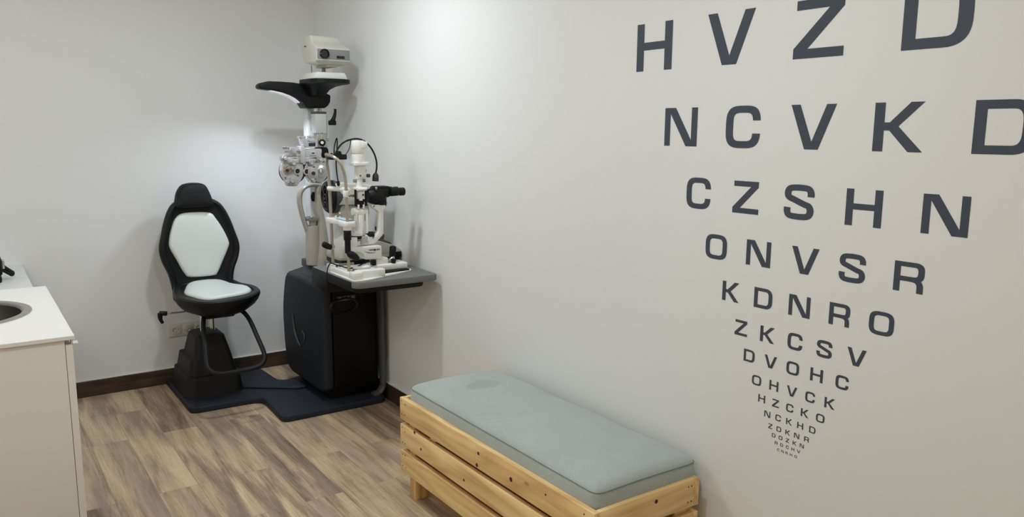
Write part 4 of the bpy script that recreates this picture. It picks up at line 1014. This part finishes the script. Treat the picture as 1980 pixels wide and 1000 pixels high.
for yy in (BY0 + .022, BY1 - .090):
    for xx in (BX0 + .022, BX1 - .088):
        mb = MB().box((xx, xx + .068), (yy, yy + .048 if yy < -3 else yy + .048), (0, .36), .002)
        obj('leg', mb, M['pine_z'], bench)
mb = MB().box((BX0 + .022, BX1 - .020), (BY0 + .02, BY1 - .02), (.350, .365), .001)
obj('seat_board', mb, M['pine_y'], bench)
mb = MB().box((BX0 + .024, BX1 - .022), (BY0 + .022, BY1 - .022), (.112, .122), .001)
obj('gap_darkening_board', mb, M['pine_y'], bench)  # board added inside so the gaps between the slats go dark

# cushion in the bench
cu0, cu1, cv0, cv1 = BX0 + .026, BX1 + .012, BY0 + .022, BY1 - .035
ol = []
pts = round_poly([(cu0, cv0), (cu1, cv0), (cu1, cv1), (cu0, cv1)], .035, 6)
P = []
for i in range(len(pts)):
    a, b = pts[i], pts[(i + 1) % len(pts)]
    k = max(1, int((b - a).length / .01))
    for j in range(k): P.append(a.lerp(b, j / k))
ccx, ccy = (cu0 + cu1) / 2, (cv0 + cv1) / 2
def soft(u, v, d):
    # d = height; the top is a little crowned, the corners dip and the rim waves
    t = max(0, (d - .40) / .09)
    eu = 1 - abs((u - ccx) / ((cu1 - cu0) / 2)) ** 2.6; ev = 1 - abs((v - ccy) / ((cv1 - cv0) / 2)) ** 8
    z = d + .019 * max(0, eu) * max(0, ev) * t
    z += .0028 * math.sin(v * 17 + u * 4) * math.sin(u * 9 + 1.3) * t
    w = math.exp(-((v + 2.73) / .09) ** 2 - ((u + .42) / .045) ** 2)
    z += .0022 * w * math.sin((v * .9 + u * .55) * 150) * t
    return (u, v, z)
mb = MB().pad([(p.x, p.y) for p in P], [(.02, .366), (.010, .370), (.002, .385), (-.003, .42), (-.004, .45), (.0, .478), (.003, .485), (.009, .490), (.018, .494), (.026, .4965)], soft, rings_in=28)
cush = obj('bench_cushion', mb, M['cushion'])
tag(cush, 'long grey-green canvas cushion with a damp spot, lying in the pine bench', 'cushion')
ROOT[cush.name] = Vector((0, 0, 0))
mb = MB().tube([soft(p.x + 0, p.y,   .4815) for p in P], .0012, n=6, closed=True)
for v in mb.bm.verts: pass
obj('piping', mb, M['seam'], cush)

# ------------------------------------------------------------------ wall sockets
so_ = thing('socket_strip', 'triple cream wall socket strip behind the examination chair', 'socket', (-.87, 0, .33))
mb = MB().prism(round_poly([(-.984, .289), (-.984, .371), (-.757, .371), (-.757, .289)], .004, 3), XZ(0), -.009, 0, .002)
obj('frame', mb, M['socket'], so_)
for i, x in enumerate((-.938, -.870, -.800)):
    mb = MB().box((x - .030, x + .030), (-.0115, -.008), (.300, .360), .0015)
    plt = obj('socket_plate', mb, M['socket'], so_)
    if i == 1:
        mb = MB().lathe([(.0, 0), (.022, 0), (.022, .002), (.019, .004), (.017, .022), (.012, .026), (.0, .026)], (x, -.011, .330), (0, -1, 0), 28); obj('plug', mb, M['plug'], plt)
        mb = MB().tube([(x, -.035, .326), (x, -.05, .31), (x + .01, -.05, .27), (x + .03, -.05, .2)], .004, n=8, sub=4); obj('plug_cable', mb, M['socket'], plt)
    else:
        mb = MB().lathe([(.0225, 0), (.0225, .002), (.0205, .002), (.0195, -.003), (.0, -.003)], (x, -.0115, .330), (0, -1, 0), 28); obj('socket_well', mb, M['socket'], plt)
        mb = MB()
        for a in (20, 140, 260):
            mb.cyl((x + .0125 * math.cos(math.radians(a)), -.0118, .330 + .0125 * math.sin(math.radians(a))), (x + .0125 * math.cos(math.radians(a)), -.0095, .330 + .0125 * math.sin(math.radians(a))), .0024, n=12)
        mb.tube([(x - .0195, -.0125, .322), (x - .021, -.0125, .332), (x - .0165, -.0125, .343)], .0016, n=6, sub=3)
        obj('contact', mb, M['deep'], plt)

# ------------------------------------------------------------------ sink unit and desk on the left
WT = .90
sc2 = thing('sink_cabinet', 'white sink cabinet with a plain side panel at the left', 'cabinet', (-2.1, -1.77, 0))
for nm, bx in (('side_panel', ((-2.55, -1.722), (-2.238, -2.220), (.0, .887))), ('side_panel', ((-2.55, -1.722), (-1.320, -1.302), (.0, .887))), ('back_panel', ((-2.55, -2.535), (-2.220, -1.320), (.05, .887))), ('bottom_panel', ((-2.535, -1.722), (-2.220, -1.320), (.06, .078)))):
    obj(nm, MB().box(*bx, .0012), M['panel'], sc2)
mb = MB().box((-1.7205, -1.700), (-2.238, -1.302), (.02, .868), .0015); dr = obj('door', mb, M['panel'], sc2)
mb = MB().box((-1.704, -1.699), (-2.238, -2.205), (.868, .882), .001); mb.box((-1.703, -1.684), (-2.238, -2.205), (.868, .8725), .001)
obj('edge_pull', mb, M['white'], dr)
# worktop with a round cut-out
bm = bmesh.new()
sx, sy, sr = -2.03, -1.745, .238
n = 64
outer = []
X_0, X_1, Y_0, Y_1 = -2.56, -1.694, -2.250, -1.292
for k in range(n):
    a = 2 * PI * k / n; c, s = math.cos(a), math.sin(a)
    t = min((X_1 - sx) / c if c > 1e-9 else ((X_0 - sx) / c if c < -1e-9 else 9), (Y_1 - sy) / s if s > 1e-9 else ((Y_0 - sy) / s if s < -1e-9 else 9))
    outer.append(Vector((sx + c * t, sy + s * t)))
for q in ((X_1, Y_1), (X_0, Y_1), (X_0, Y_0), (X_1, Y_0)):
    k = min(range(n), key=lambda i: (outer[i] - Vector(q)).length); outer[k] = Vector(q)
inner = [Vector((sx + sr * math.cos(2 * PI * k / n), sy + sr * math.sin(2 * PI * k / n))) for k in range(n)]
mb = MB(); bm.free()
mb.loft([[(p.x, p.y, .887) for p in inner], [(p.x, p.y, .887) for p in outer], [(p.x, p.y, WT - .0015) for p in outer], [(p.x - .0015 * (1 if p.x > sx else -1), p.y - .0015 * (1 if p.y > sy else -1), WT) for p in outer], [(p.x, p.y, WT) for p in inner]], closed=True)
o = obj('worktop', mb, M['counter']); tag(o, 'white worktop with a round sink cut-out on the cabinet at the left', 'worktop')
bs = thing('sink_basin', 'round brushed steel sink basin set into the white worktop', 'sink', (sx, sy, WT))
mb = MB().lathe([(.236, -.004), (.254, .0005), (.254, .003), (.250, .0045), (.229, .003), (.222, -.004), (.215, -.10), (.19, -.145), (.15, -.160), (.03, -.166), (.03, -.170), (.16, -.166), (.20, -.15), (.222, -.10), (.229, -.006)], (sx, sy, WT), (0, 0, 1), 64)
obj('bowl', mb, M['sink'], bs)
mb = MB().lathe([(.226, -.002), (.2265, .001), (.232, .0045), (.250, .0058), (.2545, .004), (.2550, .0004)], (sx, sy, WT), (0, 0, 1), 64)
obj('rim', mb, M['rim'], bs)
mb = MB().lathe([(.0, 0), (.028, 0), (.033, .003), (.029, .006), (.0, .004)], (sx, sy, WT - .166), (0, 0, 1), 28); obj('drain', mb, M['chrome'], bs)

dk = thing('desk', 'low white desk against the back wall beyond the sink', 'desk', (-2.2, -.64, 0))
mb = MB().box((-2.9, -1.708), (-1.285, -.002), (.777, .805), .0015); obj('desk_top', mb, M['desk'], dk)
mb = MB().box((-1.76, -1.735), (-1.26, -.03), (0, .777), .001); obj('side_panel', mb, M['desk'], dk)
mb = MB().box((-2.88, -2.855), (-1.26, -.03), (0, .777), .001); obj('side_panel', mb, M['desk'], dk)
# black instrument at the very left edge
bi = thing('desk_instrument', 'black instrument with stubby twin-rod lever standing on the white desk', 'instrument', (-1.86, -.46, .805))
mb = MB().box((-2.0, -1.822), (-.56, -.36), (.805, .84), .01); mb.box((-1.98, -1.816), (-.53, -.40), (.835, .925), .012); obj('housing', mb, M['blackpl'], bi)
mb = MB().box((-1.817, -1.804), (-.485, -.44), (.862, .905), .003); obj('bracket', mb, M['steel'], bi)
mb = MB().tube([(-1.8260, -0.4500, 0.8827), (-1.7938, -0.4500, 0.8538), (-1.7756, -0.4500, 0.8377)], .0095, n=12); mb.tube([(-1.8282, -0.4700, 0.8651), (-1.7979, -0.4700, 0.8416), (-1.7812, -0.4600, 0.8280)], .007, n=12); mb.ball((-1.7771, -0.4520, 0.8329), .0135, (1, 1, 1.15))
obj('lever', mb, M['blackrub'], bi)
